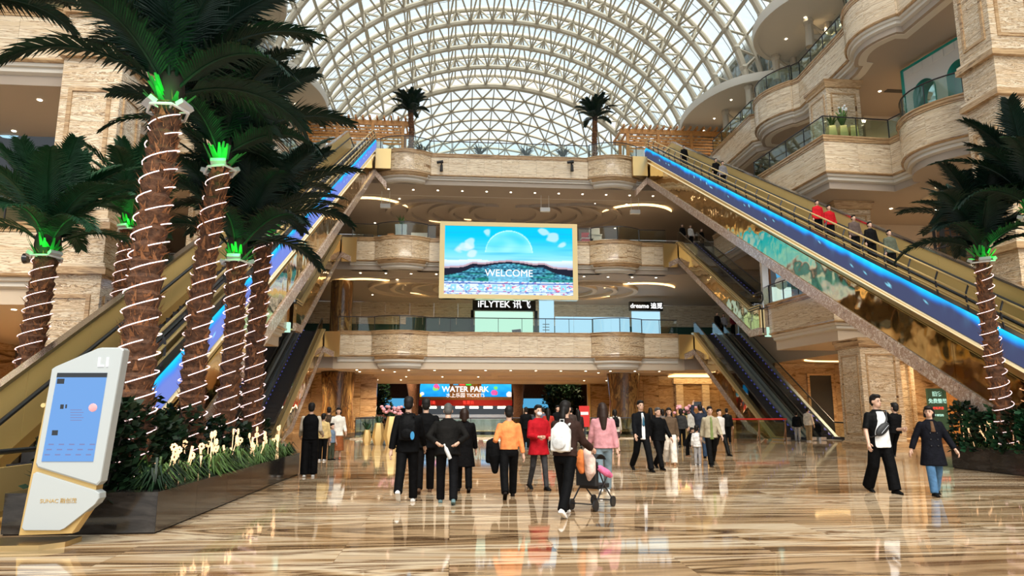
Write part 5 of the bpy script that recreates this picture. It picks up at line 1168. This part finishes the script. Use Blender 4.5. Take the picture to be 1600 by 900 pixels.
def person(label, px, py, H, rz, top, bottom, shoes, pose='stroll', hair='short', hairc='hair', kind='jacket', leg='trousers', lean=0., vox=.016, head=1., hyaw=0., face=False, sleeve=1., group=None,
           pos=None, wide=1., arms=None, elb=None, abd=(9, 9), inn=(0, 0), inner=None, mask=False, legs=None, knees=None, hem=None, scarf=None, pitch=0., glasses=False, lift=0., sleevec=None, bare=False, tie=None):
    p = V(pos) if pos else atZ(px, py); s = H/1.72; q = dict(POSE[pose])
    if arms: q['a'] = arms
    if elb: q['e'] = elb
    if legs: q['h'] = legs
    if knees: q['k'] = knees
    t = thing('person', label, 'person', p, R(rz), group); t.scale = (s, s, s)
    hipz = .90; HJ, KN, AN, FD = [], [], [], []
    for i, sd in enumerate((1, -1)):
        a, k = R(q['h'][i]), R(q['k'][i]); hj = V((sd*.088*wide, 0, hipz)); kn = hj+V((sd*.008, -sin(a)*.42, -cos(a)*.42)); an = kn+V((0, -sin(a-k)*.40, -cos(a-k)*.40))
        HJ.append(hj); KN.append(kn); AN.append(an); FD.append(a-k)
    def sole(i):
        f = FD[i]; pt = min(0, f+.1) if f < -.1 else 0; return AN[i].z-.075*cos(pt)-.10*abs(sin(pt))
    dz = -min(sole(0), sole(1))+lift
    off = V((0, 0, dz)); HJ = [v+off for v in HJ]; KN = [v+off for v in KN]; AN = [v+off for v in AN]; hz = hipz+dz
    ML = Matrix.Translation((0, 0, hz)) @ Matrix.Rotation(R(lean), 4, 'X') @ Matrix.Translation((0, 0, -hipz))
    SH, EL, WR = [], [], []
    for i, sd in enumerate((1, -1)):
        sh = ML @ V((sd*.172*wide, .005, 1.372)); a, e, b = R(q['a'][i]), R(q['e'][i]), R(abd[i]); n_ = R(inn[i])
        el = sh+V((sd*sin(b), -sin(a)*cos(b), -cos(a)*cos(b)))*.285; b2 = b-n_; wr = el+V((sd*sin(b2), -sin(a+e)*cos(b2), -cos(a+e)*cos(b2)))*.25
        SH.append(sh); EL.append(el); WR.append(wr)
    MH = ML @ Matrix.Translation((0, 0, 1.50)) @ Matrix.Rotation(R(-lean*.6+pitch), 4, 'X') @ Matrix.Rotation(R(hyaw), 4, 'Z') @ Matrix.Diagonal((head, head, head, 1)) @ Matrix.Translation((0, 0, -1.50))
    # body, one surface
    B = MB()
    B.ell((0, .012, 1.625), (.073, .09, .095), 16, 12, MH); B.ell((0, -.022, 1.555), (.056, .064, .07), 14, 10, MH); B.ell((0, -.098, 1.585), (.013, .018, .022), 8, 6, MH)
    B.ell((0, -.075, 1.535), (.03, .018, .02), 8, 6, MH)
    for sd in (1, -1): B.ell((sd*.076, .01, 1.595), (.012, .022, .034), 8, 6, MH)
    rtube(B, [MH @ V((0, .02, 1.55)), ML @ V((0, .01, 1.40))], [.05, .058])
    eloft(B, [(0, 0, z, rx*wide, ry) for z, rx, ry in ((.86, .13, .085), (1.0, .125, .085), (1.2, .145, .095), (1.36, .15, .085), (1.43, .07, .055))], 16, ML)
    for i in (0, 1):
        rtube(B, [SH[i], EL[i], WR[i]], [.044, .038, .028]); rtube(B, [HJ[i], KN[i], AN[i]], [.075, .052, .038])
        d = (WR[i]-EL[i]).normalized(); rtube(B, [WR[i], WR[i]+d*.075], [.028, .034])
    X = MB()
    for i, sd in enumerate((1, -1)):
        d = (WR[i]-EL[i]).normalized(); sdv = V((0, 1, 0)) if abs(d.y) < .8 else V((0, 0, 1)); w_ = (sdv-d*sdv.dot(d)).normalized(); cu = d.cross(w_).normalized()
        if cu.x*sd > 0: cu = -cu
        for j in range(4):
            b = WR[i]+d*.085+w_*(.027-.018*j); L_ = (.062, .072, .068, .052)[j]
            X.tube([b-d*.03, b+d*L_*.5, b+d*L_*.85+cu*.016, b+d*L_*.95+cu*.034], [.0095, .009, .0082, .006], 6)
        b = WR[i]+d*.03-w_*0+w_*.03*(-1 if d.y < -.5 else -1); X.tube([WR[i]+d*.02-w_*.02, WR[i]+d*.05-w_*.05+cu*.01, WR[i]+d*.085-w_*.055+cu*.025], [.012, .011, .008], 6)
    skin = 'skin'
    remesh(B, min(vox, .014), 3, skin, 'body', t, X)
    # trousers, skirt
    Tm = MB(); bm_ = cm(bottom)
    if leg == 'skirt':
        eloft(Tm, [(0, 0, z, rx, ry) for z, rx, ry in ((.30, .23, .19), (.6, .20, .16), (.88, .165, .115), (1.0, .14, .10))], 20, Matrix.Translation(off))
    else:
        wl = {'trousers': (.100, .080, .072), 'wide': (.110, .100, .102), 'slim': (.086, .062, .050), 'shorts': (.10, .095, .09)}[leg]
        eloft(Tm, [(0, 0, z, rx*wide, ry) for z, rx, ry in ((.80, .15, .10), (.9, .165, .115), (1.02, .145, .105))], 20, Matrix.Translation(off))
        for i in (0, 1):
            if leg == 'shorts': rtube(Tm, [HJ[i], HJ[i].lerp(KN[i], .8)], [wl[0], wl[1]], 12, True)
            else: rtube(Tm, [HJ[i]+V((0, 0, -.02)), KN[i], AN[i]+(AN[i]-KN[i]).normalized()*.02], wl, 12, True)
    remesh(Tm, vox, 3, bm_, 'skirt' if leg == 'skirt' else 'trousers', t)
    # upper garment
    G = MB(); tm = cm(top); hm = hem if hem is not None else {'tee': .86, 'jacket': .82, 'coat': .52, 'vest': .84, 'shirt': .84}[kind]
    bulk = {'tee': 1.0, 'shirt': 1.03, 'jacket': 1.12, 'coat': 1.12, 'vest': 1.12}[kind]*wide
    rg = [(hm, .178+.06*max(0, .86-hm), .13+.06*max(0, .86-hm)), (max(hm+.02, .92), .168, .122), (1.08, .158, .118), (1.27, .176, .120), (1.355, .178, .098), (1.395, .150, .085), (1.43, .100, .072), (1.465, .064, .060)]
    lo = [r for r in rg if r[0] < .9]; up = [r for r in rg if r[0] >= .9]
    if hm < .8:
        rg = [(hm, .20+.05*(.86-hm), .15+.05*(.86-hm))]+up
    eloft(G, [(0, 0, z, rx*bulk, ry*bulk) for z, rx, ry in rg], 24, ML if hm > .7 or abs(lean) < 4 else ML)
    for i in (0, 1):
        if kind != 'vest':
            sl = (.058, .058, .050) if kind != 'tee' else (.054, .053, .046)
            pts = [SH[i], EL[i], EL[i].lerp(WR[i], .93)]; rs = [sl[0]*bulk/wide, sl[1]*bulk/wide, sl[2]*bulk/wide]
            if sleeve < .7: pts = [SH[i], SH[i].lerp(EL[i], sleeve*2 if sleeve < .5 else 1.)]; rs = rs[:1]+[rs[0]*1.05]
            rtube(G, pts, rs, 12, True)
    remesh(G, vox, 3, tm, {'tee': 'shirt', 'shirt': 'shirt', 'jacket': 'jacket', 'coat': 'coat', 'vest': 'vest'}[kind], t)
    if kind == 'vest':
        G2 = MB()
        for i in (0, 1): rtube(G2, [SH[i]+V((0, 0, .0)), EL[i], EL[i].lerp(WR[i], .95)], [.064, .058, .048], 12, True)
        eloft(G2, [(0, 0, z, rx, ry) for z, rx, ry in ((1.2, .15, .10), (1.36, .16, .09), (1.44, .075, .065))], 16, ML)
        remesh(G2, vox, 3, cm(sleevec or (.6, .55, .48)), 'sleeves', t)
    if inner:
        I = MB(); wi = {'shirt': 1.75}.get(kind, .72); eloft(I, [(0, -.045, z, rx*wi, ry) for z, rx, ry in ((.80 if kind != 'coat' else 1.22, .10, .112), (1.1 if kind != 'coat' else 1.25, .085, .106), (1.3, .068, .106), (1.43, .045, .062))], 14, ML)
        remesh(I, vox, 2, cm(inner), 'inner_shirt', t)
    if tie: MB().tube([ML @ V((0, -.075, 1.43)), ML @ V((0, -.135, 1.30)), ML @ V((0, -.146, 1.14)), ML @ V((0, -.14, 1.10))], [.016, .022, .032, .004], 6).build('tie', cm(tie), t)
    if scarf: I = MB(); rtube(I, [ML @ V((-.05, -.03, 1.45)), ML @ V((0, -.07, 1.43)), ML @ V((.05, -.03, 1.45)), ML @ V((.04, .05, 1.46)), ML @ V((-.04, .05, 1.46)), ML @ V((-.05, -.03, 1.45))], [.04]*6); remesh(I, vox, 2, cm(scarf), 'scarf', t)
    # shoes
    for i in (0, 1):
        f = FD[i]; pt = (f+.1) if f < -.1 else 0; Mf = Matrix.Translation(AN[i]) @ Matrix.Rotation(-pt, 4, 'X'); sh_ = MB()
        rtube(sh_, [(0, .045, -.042), (0, -.03, -.036), (0, -.10, -.048), (0, -.16, -.055)], [.036, .042, .040, .026], 10, False, Mf); rtube(sh_, [(0, .01, -.03), (0, .01, .02)], [.042, .040], 10, False, Mf)
        sh_.b2(-.038, .038, -.17, .072, -.075, -.05, Mf); remesh(sh_, min(vox, .013), 2, cm(shoes, .5), 'shoe', t)
    # hair
    Hm = MB(); 
    if hair != 'bald':
        Hm.ell((0, .026, 1.648), (.084, .092, .090), 16, 12, MH); Hm.ell((0, .048, 1.60), (.078, .066, .09), 14, 10, MH)
        if hair in ('short',):
            Hm.ell((0, -.028, 1.700), (.072, .062, .036), 12, 8, MH)
            hr = random.Random(int(px*7+py))
            for k_ in range(26):
                a_ = hr.uniform(0, 6.28); e_ = hr.uniform(.25, 1.35); Hm.ell((.070*cos(e_)*cos(a_), .02+.078*cos(e_)*sin(a_), 1.655+.072*sin(e_)), (.022, .024, .020), 6, 5, MH)
        if hair in ('long', 'pony', 'bob'): Hm.ell((0, -.01, 1.68), (.08, .085, .05), 14, 8, MH)
        if hair == 'long':
            rtube(Hm, [MH @ V((0, .06, 1.62)), MH @ V((0, .085, 1.45)), MH @ V((0, .10, 1.24))], [.082, .085, .06])
            for sd in (1, -1): rtube(Hm, [MH @ V((sd*.072, .02, 1.63)), MH @ V((sd*.085, .02, 1.48)), MH @ V((sd*.08, .0, 1.36))], [.028, .032, .02])
        if hair == 'pony': rtube(Hm, [MH @ V((0, .10, 1.60)), MH @ V((0, .125, 1.48)), MH @ V((0, .12, 1.36))], [.038, .045, .025])
        if hair == 'bob':
            for sd in (1, -1): rtube(Hm, [MH @ V((sd*.07, .02, 1.64)), MH @ V((sd*.075, .03, 1.52))], [.03, .03])
            rtube(Hm, [MH @ V((0, .06, 1.62)), MH @ V((0, .075, 1.48))], [.075, .06])
        remesh(Hm, min(vox, .012), 2, hairc, 'hair', t)
    if face:
        for sd in (1, -1):
            MB().ell((sd*.030, -.0775, 1.607), (.013, .008, .006), 8, 6, MH).build('eye', 'eye', t); MB().tube([MH @ V((sd*.014, -.080, 1.628)), MH @ V((sd*.03, -.083, 1.632)), MH @ V((sd*.046, -.072, 1.626))], .004, 5).build('eyebrow', 'hair', t)
        if not mask: MB().ell((0, -.089, 1.545), (.021, .008, .007), 8, 6, MH).build('mouth', 'lip', t)
        if glasses: [MB().lathe([(.022, -.002), (.025, -.002), (.025, .002), (.022, .002)], 12, MH @ Matrix.Translation((sd*.03, -.094, 1.605)) @ Matrix.Rotation(pi/2, 4, 'X')).build('spectacles', 'black', t) for sd in (1, -1)]
    if mask: I = MB(); I.ell((0, -.055, 1.55), (.055, .058, .048), 14, 10, MH); remesh(I, .01, 2, cm((.72, .76, .78)), 'face_mask', t)
    MW = Matrix.Translation(p) @ Matrix.Rotation(R(rz), 4, 'Z') @ Matrix.Scale(s, 4)
    return dict(t=t, MW=MW, ML=ML, MH=MH, WR=WR, EL=EL, SH=SH, p=p, s=s)
def backpack(P, label, col, mat2=None, z=1.22, sc=1.):
    M = P['MW'] @ P['ML'] @ Matrix.Translation((0, .155, z)) @ Matrix.Scale(sc, 4)
    t = thing('backpack', label, 'backpack'); t.matrix_world = M
    b = MB(); b.ell((0, .03, 0), (.155, .085, .22), 16, 12); b.b2(-.14, .14, -.03, .09, -.2, .12); remesh(b, .016, 4, cm(col, .6), 'bag', t)
    f = MB(); f.ell((0, .11, -.09), (.105, .04, .09), 12, 8); remesh(f, .014, 2, cm(mat2 or col, .6), 'pocket', t)
    for sd in (1, -1): MB().tube([(sd*.09, -.02, .17), (sd*.10, -.13, .22), (sd*.12, -.27, .14), (sd*.13, -.28, -.02), (sd*.14, -.12, -.14), (sd*.12, -.02, -.16)], .017, 6).build('strap', cm(mat2 or col), t)
    MB().tube([(-.03, .0, .21), (-.03, .0, .25), (.03, .0, .25), (.03, .0, .21)], .008, 6).build('handle', cm(mat2 or col), t)
    return t
BK, DK = (.008, .008, .009), (.013, .012, .012)
# --- left pair and family
person('person in black sleeveless vest over cream sleeves, seen from behind, beside the long planter', 482, 745, 1.74, 186, (.007, .007, .008), (.008, .008, .009), (.62, .62, .6), 'stand', kind='vest', sleevec=(.55, .48, .38), legs=(-3, 5), knees=(2, 3), elb=(40, 60), arms=(15, 5), leg='wide', hair='short', hem=.86)
person('child in yellow jacket and black trousers behind the black vest', 503, 720, 1.45, 170, (.62, .45, .20), BK, (.6, .6, .6), 'stand', head=1.1, vox=.018)
person('person in dark brown long coat between the black vest and the woman in white', 511, 712, 1.68, 190, (.05, .032, .02), (.03, .02, .015), BK, 'stand', kind='coat', vox=.02)
person('woman in loose white blouse and rust brown skirt looking to the hall', 526, 718, 1.66, 10, (.72, .68, .60), (.24, .075, .025), (.3, .1, .05), 'stand', kind='shirt', leg='skirt', hair='bob', vox=.018, hem=.78, elb=(40, 30))
person('small child in grey blue waistcoat in front of the woman in white', 517, 719, 1.12, 60, (.16, .22, .30), (.05, .06, .04), BK, 'stand', kind='vest', sleevec=(.5, .3, .22), head=1.25, vox=.018)
# --- group of four in black
P = person('tall man in black jacket with black backpack and white soled shoes, walking away', 635, 785, 1.80, 178, BK, (.007, .007, .008), (.7, .7, .68), 'walk', legs=(-22, 10), knees=(24, 4), hair='short', leg='trousers', vox=.014)
backpack(P, 'black backpack with a small blue tag, worn by the tallest man in black', (.009, .009, .010))
M = P['MW'] @ P['ML']; MB().ell(tuple(M @ V((-.10, .33, 1.10))), (.035, .02, .07), 10, 8).build('tag', 'pool_blue', None, label='small blue and white tag hanging from the black backpack', cat='tag')
person('man in plain black jacket walking away between the backpack man and the stooped man', 663, 770, 1.80, 182, (.006, .006, .007), (.009, .008, .008), (.11, .06, .035), 'stroll2', hair='short', vox=.014, wide=1.06)
P = person('stooped older man in dark grey coat, hands clasped behind his back', 698, 787, 1.70, 180, (.020, .018, .016), (.010, .010, .012), (.10, .16, .17), 'stroll', lean=12, hair='short', hairc='hair_grey', arms=(-32, -32), elb=(-28, -28), abd=(26, 26), inn=(62, 62), vox=.014, wide=1.16, pitch=14)
w = P['MW'] @ ((P['WR'][0]+P['WR'][1])/2); t = thing('water_bottle', 'clear plastic bottle held behind the back of the stooped man', 'bottle', w+V((0, -.13, -.14)))
Mb = Matrix.Rotation(R(-24), 4, 'Y'); MB().lathe([(.028, -.12), (.033, -.11), (.033, .06), (.014, .10), (.014, .12)], 12, Mb).build('body', 'grey_light', t); MB().lathe([(.016, .12), (.016, .145)], 10, Mb).build('cap', 'white', t)
person('woman in knee length black coat half hidden behind the stooped man', 724, 768, 1.62, 182, (.007, .006, .007), BK, (.02, .015, .012), 'stroll', kind='coat', hair='bob', vox=.016, hairc='hair_brown')
# --- middle group
P = person('woman in orange shirt with a black coat over her arm, walking away', 795, 778, 1.68, 180, (.78, .25, .08), BK, (.02, .012, .010), 'walk2', kind='tee', hair='short', sleeve=1., elb=(60, 8), arms=(-12, -6), vox=.014, leg='trousers', hem=.93, abd=(16, 10))
m = MB(); w = P['MW'] @ P['EL'][0]; w2 = P['MW'] @ P['WR'][0]; mid = (w+w2)/2
rtube(m, [(mid.x, mid.y, mid.z+.03), (mid.x+.02, mid.y, mid.z-.2), (mid.x+.03, mid.y+.02, mid.z-.48)], [.10, .12, .06], 10); rtube(m, [(mid.x-.07, mid.y-.03, mid.z+.03), (mid.x-.1, mid.y, mid.z-.3)], [.07, .05], 8); o = remesh(m, .016, 3, cm(BK), 'folded_coat'); tag(o, 'black coat hanging over the arm of the woman in orange', 'coat')
person('woman in red coat and white face mask walking towards the entrance', 842, 765, 1.68, 18, (.36, .008, .014), (.035, .034, .036), (.02, .02, .02), 'stroll', kind='coat', hair='short', mask=True, face=True, elb=(75, 82), arms=(8, 6), inn=(30, 34), vox=.014, leg='slim', hem=.72)
P = person('woman with black ponytail and white backpack pushing a stroller', 884, 806, 1.74, 150, (.035, .018, .014), (.007, .007, .008), (.75, .74, .72), 'walk', legs=(20, -22), knees=(8, 12), hair='pony', arms=(38, 22), elb=(22, 40), abd=(14, 14), vox=.014, lean=5, leg='trousers', hem=.90)
backpack(P, 'white backpack on the back of the woman pushing the stroller', (.66, .66, .64), (.56, .56, .55), 1.17, 1.05)
# stroller
sp = atZ(928, 795); t = thing('stroller', 'black folding baby stroller with pink blanket pushed by the woman with the white backpack', 'stroller', (sp.x, sp.y+.05, 0), R(-38))
for x, y in ((-.24, -.38), (.24, -.38), (-.20, .42), (.20, .42)):
    wv = thing('wheel', None, None); wv.parent = t; wv.location = (x, y, .10)
    MB().lathe([(.072, -.018), (.098, -.018), (.098, .018), (.072, .018)], 18, Matrix.Rotation(pi/2, 4, 'Y')).build('tyre', 'rubber', wv); MB().cyl((-.01, 0, 0), (.01, 0, 0), .07, n=14).build('rim', 'grey', wv)
for sd in (1, -1):
    MB().tube([(sd*.24, -.38, .12), (sd*.22, .0, .45), (sd*.20, .25, .62)], .014, 8).build('frame', 'steel_dark', t)
    MB().tube([(sd*.20, .42, .12), (sd*.22, .0, .45), (sd*.24, -.45, 1.0)], .014, 8).build('frame', 'steel_dark', t)
MB().tube([(-.24, -.45, 1.0), (0, -.49, 1.02), (.24, -.45, 1.0)], .018, 8).build('push_bar', 'rubber', t); MB().tube([(-.2, .42, .12), (.2, .42, .12)], .012, 6).build('axle', 'steel_dark', t); MB().tube([(-.24, -.38, .12), (.24, -.38, .12)], .012, 6).build('axle', 'steel_dark', t)
m = MB(); m.b2(-.2, .2, -.15, .28, .36, .44); m.b2(-.2, .2, -.28, -.16, .42, .85); remesh(m, .02, 4, 'black', 'seat', t)
m = MB(); vs = []
for i in range(9):
    a = pi*(.15+.6*i/8); vs += [(-.22, -.1-.32*cos(a)*1, .62+.36*sin(a)), (.22, -.1-.32*cos(a), .62+.36*sin(a))]
m.add(vs, [(2*i, 2*i+1, 2*i+3, 2*i+2) for i in range(8)]); m.build('hood', 'black', t)
m = MB(); rtube(m, [(.02, -.49, 1.03), (.03, -.54, .86), (.05, -.52, .70)], [.06, .10, .06]); remesh(m, .016, 4, cm((.80, .24, .07)), 'orange_cloth', t)
m = MB(); rtube(m, [(.12, -.46, 1.05), (.2, -.50, .9), (.20, -.48, .68), (.16, -.46, .56)], [.07, .11, .10, .04]); remesh(m, .016, 4, cm((.78, .56, .48)), 'cream_blanket', t)
m = MB(); rtube(m, [(.24, -.2, .74), (.34, -.12, .66), (.36, .0, .60)], [.06, .07, .05]); remesh(m, .016, 3, cm((.66, .16, .30)), 'pink_cushion', t)
t.scale = (.88, .88, .88)
person('woman with long dark hair in pink jacket and grey blue jeans, walking away', 944, 770, 1.72, 176, (.52, .24, .26), (.15, .20, .23), (.6, .6, .6), 'stroll2', hair='long', hairc='hair_brown', vox=.014, hem=.86, leg='trousers')
# --- right middle group
person('man in black suit, white shirt and blue tie walking to the entrance', 1004, 736, 1.88, 8, (.009, .010, .013), (.009, .010, .012), (.01, .01, .01), 'walk', kind='jacket', inner=(.72, .72, .74), tie=(.03, .10, .16), face=True, hem=.84, vox=.015)
person('grey haired man in all black beside the man in the suit', 1031, 733, 1.68, 14, (.007, .007, .008), (.008, .008, .009), BK, 'walk2', hairc='hair_grey', face=True, vox=.016)
person('woman with long hair, brown jacket and white trousers', 1048, 726, 1.66, -12, (.10, .065, .04), (.66, .60, .52), (.28, .14, .07), 'stroll', hair='long', face=True, vox=.016, leg='wide', hem=.92)
person('toddler in black coat bending down beside the gold vase', 1075, 713, .98, 60, BK, BK, (.2, .1, .05), 'stand', lean=28, head=1.3, vox=.02, kind='coat', hem=.62)
person('child in white vest and grey trousers seen from behind', 1091, 727, 1.10, 150, (.66, .64, .62), (.30, .29, .29), (.5, .5, .5), 'stand', head=1.28, vox=.018, elb=(30, 50), arms=(-6, 20))
P = person('man in navy coat holding up a phone to film', 1097, 716, 1.76, 170, (.018, .022, .034), (.025, .045, .08), BK, 'stand', vox=.018, arms=(115, 100), elb=(50, 40), inn=(20, 20))
w = P['MW'] @ ((P['WR'][0]+P['WR'][1])/2)+V((0, .08, .08)); t = thing('phone', 'black phone held up by the man in the navy coat', 'phone', w); MB().b2(-.16, .16, -.008, .008, -.08, .08).build('body', 'black_gloss', t, smooth=0); MB().b2(-.14, .10, -.010, -.008, -.06, .06).build('screen', 'sign_grey', t, smooth=0)
person('man in open beige jacket over green sweater and black trousers', 1113, 728, 1.72, -8, (.34, .29, .20), (.008, .008, .008), (.02, .02, .02), 'walk2', inner=(.16, .20, .07), face=True, vox=.016, hem=.84)
person('person in white top close behind the man in the beige jacket', 1127, 712, 1.66, 20, (.60, .56, .52), (.02, .02, .02), BK, 'walk', vox=.02)
person('person in dark jacket and pale trousers at the foot of the right escalators', 1247, 689, 1.50, 150, (.012, .014, .018), (.36, .34, .32), (.6, .6, .6), 'stand', vox=.02)
person('person in white sweater and khaki trousers at the foot of the right escalators', 1265, 690, 1.72, 120, (.66, .60, .50), (.34, .24, .13), (.6, .6, .6), 'stand', vox=.02)
P = person('person in white top and shorts with a black backpack near the well', 962, 706, 1.62, 176, (.55, .50, .44), (.05, .03, .03), (.5, .3, .25), 'stroll', leg='shorts', hair='bob', vox=.02)
backpack(P, 'black backpack of the person in white by the well', (.012, .012, .012))
# --- couple with child
P = person('tall man in open black shirt over white tee, carrying a small child', 1381, 770, 1.88, 6, (.009, .009, .010), (.007, .007, .008), (.01, .01, .01), 'stroll', kind='shirt', sleeve=.45, inner=(.68, .68, .68), face=True, vox=.013, arms=(18, 4), elb=(75, 24), inn=(24, 4), abd=(16, 16), wide=1.08, leg='wide', hem=.80, hyaw=12)
mt = P['MW'] @ P['ML']; t = thing('cross_body_bag', 'black cross body bag slung over the white tee of the man', 'bag'); t.matrix_world = mt
m = MB(); Mx = Matrix.Translation((-.05, -.175, 1.12)) @ Matrix.Rotation(R(-38), 4, 'Y'); m.ell((0, 0, 0), (.17, .05, .085), 16, 10, Mx); remesh(m, .012, 3, 'black', 'pouch', t)
MB().tube([(-.16, -.17, 1.02), (.06, -.165, 1.28), (.12, -.08, 1.44), (.12, .06, 1.44), (-.02, .15, 1.2), (-.16, .10, 1.0), (-.2, -.06, .98), (-.16, -.17, 1.02)], .013, 6).build('strap', 'black', t); MB().tube([(-.12, -.228, 1.05), (.03, -.228, 1.19)], .004, 5).build('zip', 'chrome', t)
c = P['MW'] @ V((.24, -.10, .93))
person('small child in black carried on the arm of the tall man', 0, 0, 1.02, 190, (.008, .008, .009), (.010, .010, .011), (.03, .028, .026), 'stand', pos=(c.x+.02, c.y+.02, c.z-.36), head=1.3, vox=.015, legs=(18, 24), knees=(20, 12), arms=(40, 20), elb=(60, 40), kind='jacket', lean=-6, wide=1.2, lift=.0)
PW = person('woman in navy double breasted trench coat and blue jeans beside the tall man', 1464, 774, 1.66, -14, (.014, .015, .024), (.065, .145, .26), (.015, .014, .014), 'stroll2', kind='coat', hair='bob', face=True, vox=.013, inner=(.12, .065, .035), hem=.58, hyaw=-30, arms=(10, -8), elb=(14, 14), abd=(20, 22))
for sd in (1, -1):
    for z in (1.20, 1.08, .96): MB().ell((sd*.062, -.137-.01*(1.2-z), z), (.013, .008, .013), 8, 6, PW['ML']).build('button', 'black_gloss', PW['t'])
    m = MB(); m.add([PW['ML'] @ V(q) for q in ((sd*.03, -.085, 1.445), (sd*.085, -.075, 1.43), (sd*.125, -.118, 1.33), (sd*.05, -.135, 1.21), (sd*.02, -.122, 1.30))], [(0, 1, 2, 3, 4)]); m.build('lapel', cm((.010, .011, .018)), PW['t'])
# --- loose crowd before the well and beyond
rnd = random.Random(77)
CROWD = [(822, 702, 1.70, 180, BK, BK, 'person in black seen from behind, left of the red coat'), (857, 704, 1.66, 170, (.35, .03, .02), BK, 'person in dull red jacket behind the woman in the red coat'), (872, 700, 1.80, 20, (.012, .012, .014), BK, 'man in black suit facing the entrance behind the ponytail woman'), (893, 702, 1.68, 175, (.05, .035, .03), BK, 'person in dark brown behind the ponytail woman'), (904, 700, 1.62, 180, (.03, .02, .02), BK, 'person in maroon brown left of the red stand'),
         (837, 699, 1.60, 165, (.04, .045, .06), BK, 'person in slate coat between the black back and the red coat'), (849, 697, 1.7, 185, (.10, .10, .14), BK, 'person in grey blue behind the face mask woman'), (885, 697, 1.64, 10, (.5, .48, .45), BK, 'person in pale top behind the suited man'), (1066, 699, 1.66, 160, (.03, .03, .03), BK, 'person in charcoal behind the pink blossoms'), (1083, 698, 1.7, 20, (.4, .38, .34), (.05, .05, .05), 'person in pale jacket right of the gold vase'), (1018, 700, 1.70, 180, (.02, .02, .022), BK, 'person in black behind the grey haired man'), (1037, 700, 1.64, 175, (.12, .10, .09), BK, 'person in taupe behind the long haired woman'), (1138, 693, 1.66, 150, (.02, .02, .02), BK, 'person in black behind the barrier')]
for i, (x, y, h, rz, a, b, nm) in enumerate(CROWD): person(nm, x, y, h, rz, a, b, (.05, .05, .05), ('stand', 'stroll', 'stroll2')[i % 3], hair=('short', 'long', 'bob')[i % 3], vox=.026)
# --- people on the upper storeys and escalators
def upper(label, px, py, Y, z, a, b, rz, hair='short'):
    x = atY(px, py, Y).x; person(label, 0, 0, 1.7, rz, a, b, BK, 'stand', hair=hair, vox=.03, pos=(x, Y, z))
upper('person in black on the third storey at the top of the right escalator', 1066, 360, 50.4, 13.78, BK, BK, 10); upper('person in white shirt on the third storey at the top of the right escalator', 1079, 360, 50.6, 13.78, (.5, .48, .46), BK, 20); upper('person in dark coat on the third storey behind the right escalator top', 1096, 360, 51.6, 13.78, DK, BK, 30)
upper('person in dark top on the second storey atop the right escalator pair', 1121, 505, 50.2, 7.05, DK, BK, 10); upper('person in grey on the second storey atop the right escalator pair', 1131, 505, 50.9, 7.05, (.25, .25, .28), BK, 0, 'long'); upper('person in maroon on the second storey right of the grey one', 1145, 508, 50.4, 7.05, (.14, .02, .03), BK, 20)
LZ = lambda y: 20.2*(y-12.1)/37.4
for i, (Y, a, nm) in enumerate(((28.0, (.5, .012, .02), 'person in bright red riding down the right long escalator'), (27.1, (.42, .01, .015), 'second person in red, one step below on the right long escalator'), (25.4, (.10, .07, .06), 'person in brown riding the right long escalator below the two in red'), (24.4, DK, 'person in black riding the right long escalator below the one in brown'), (23.3, (.09, .10, .07), 'person in olive, lowest on the right long escalator'), (39.0, DK, 'person in black near the top of the right long escalator'), (38.0, (.2, .19, .2), 'person in grey near the top of the right long escalator'), (44.5, DK, 'topmost person in black on the right long escalator'))):
    person(nm, 0, 0, 1.66, 0, a, BK, BK, 'stand', vox=.028, pos=(15.55, Y, LZ(Y)+.24))

bpy.data.scenes.remove(WS)
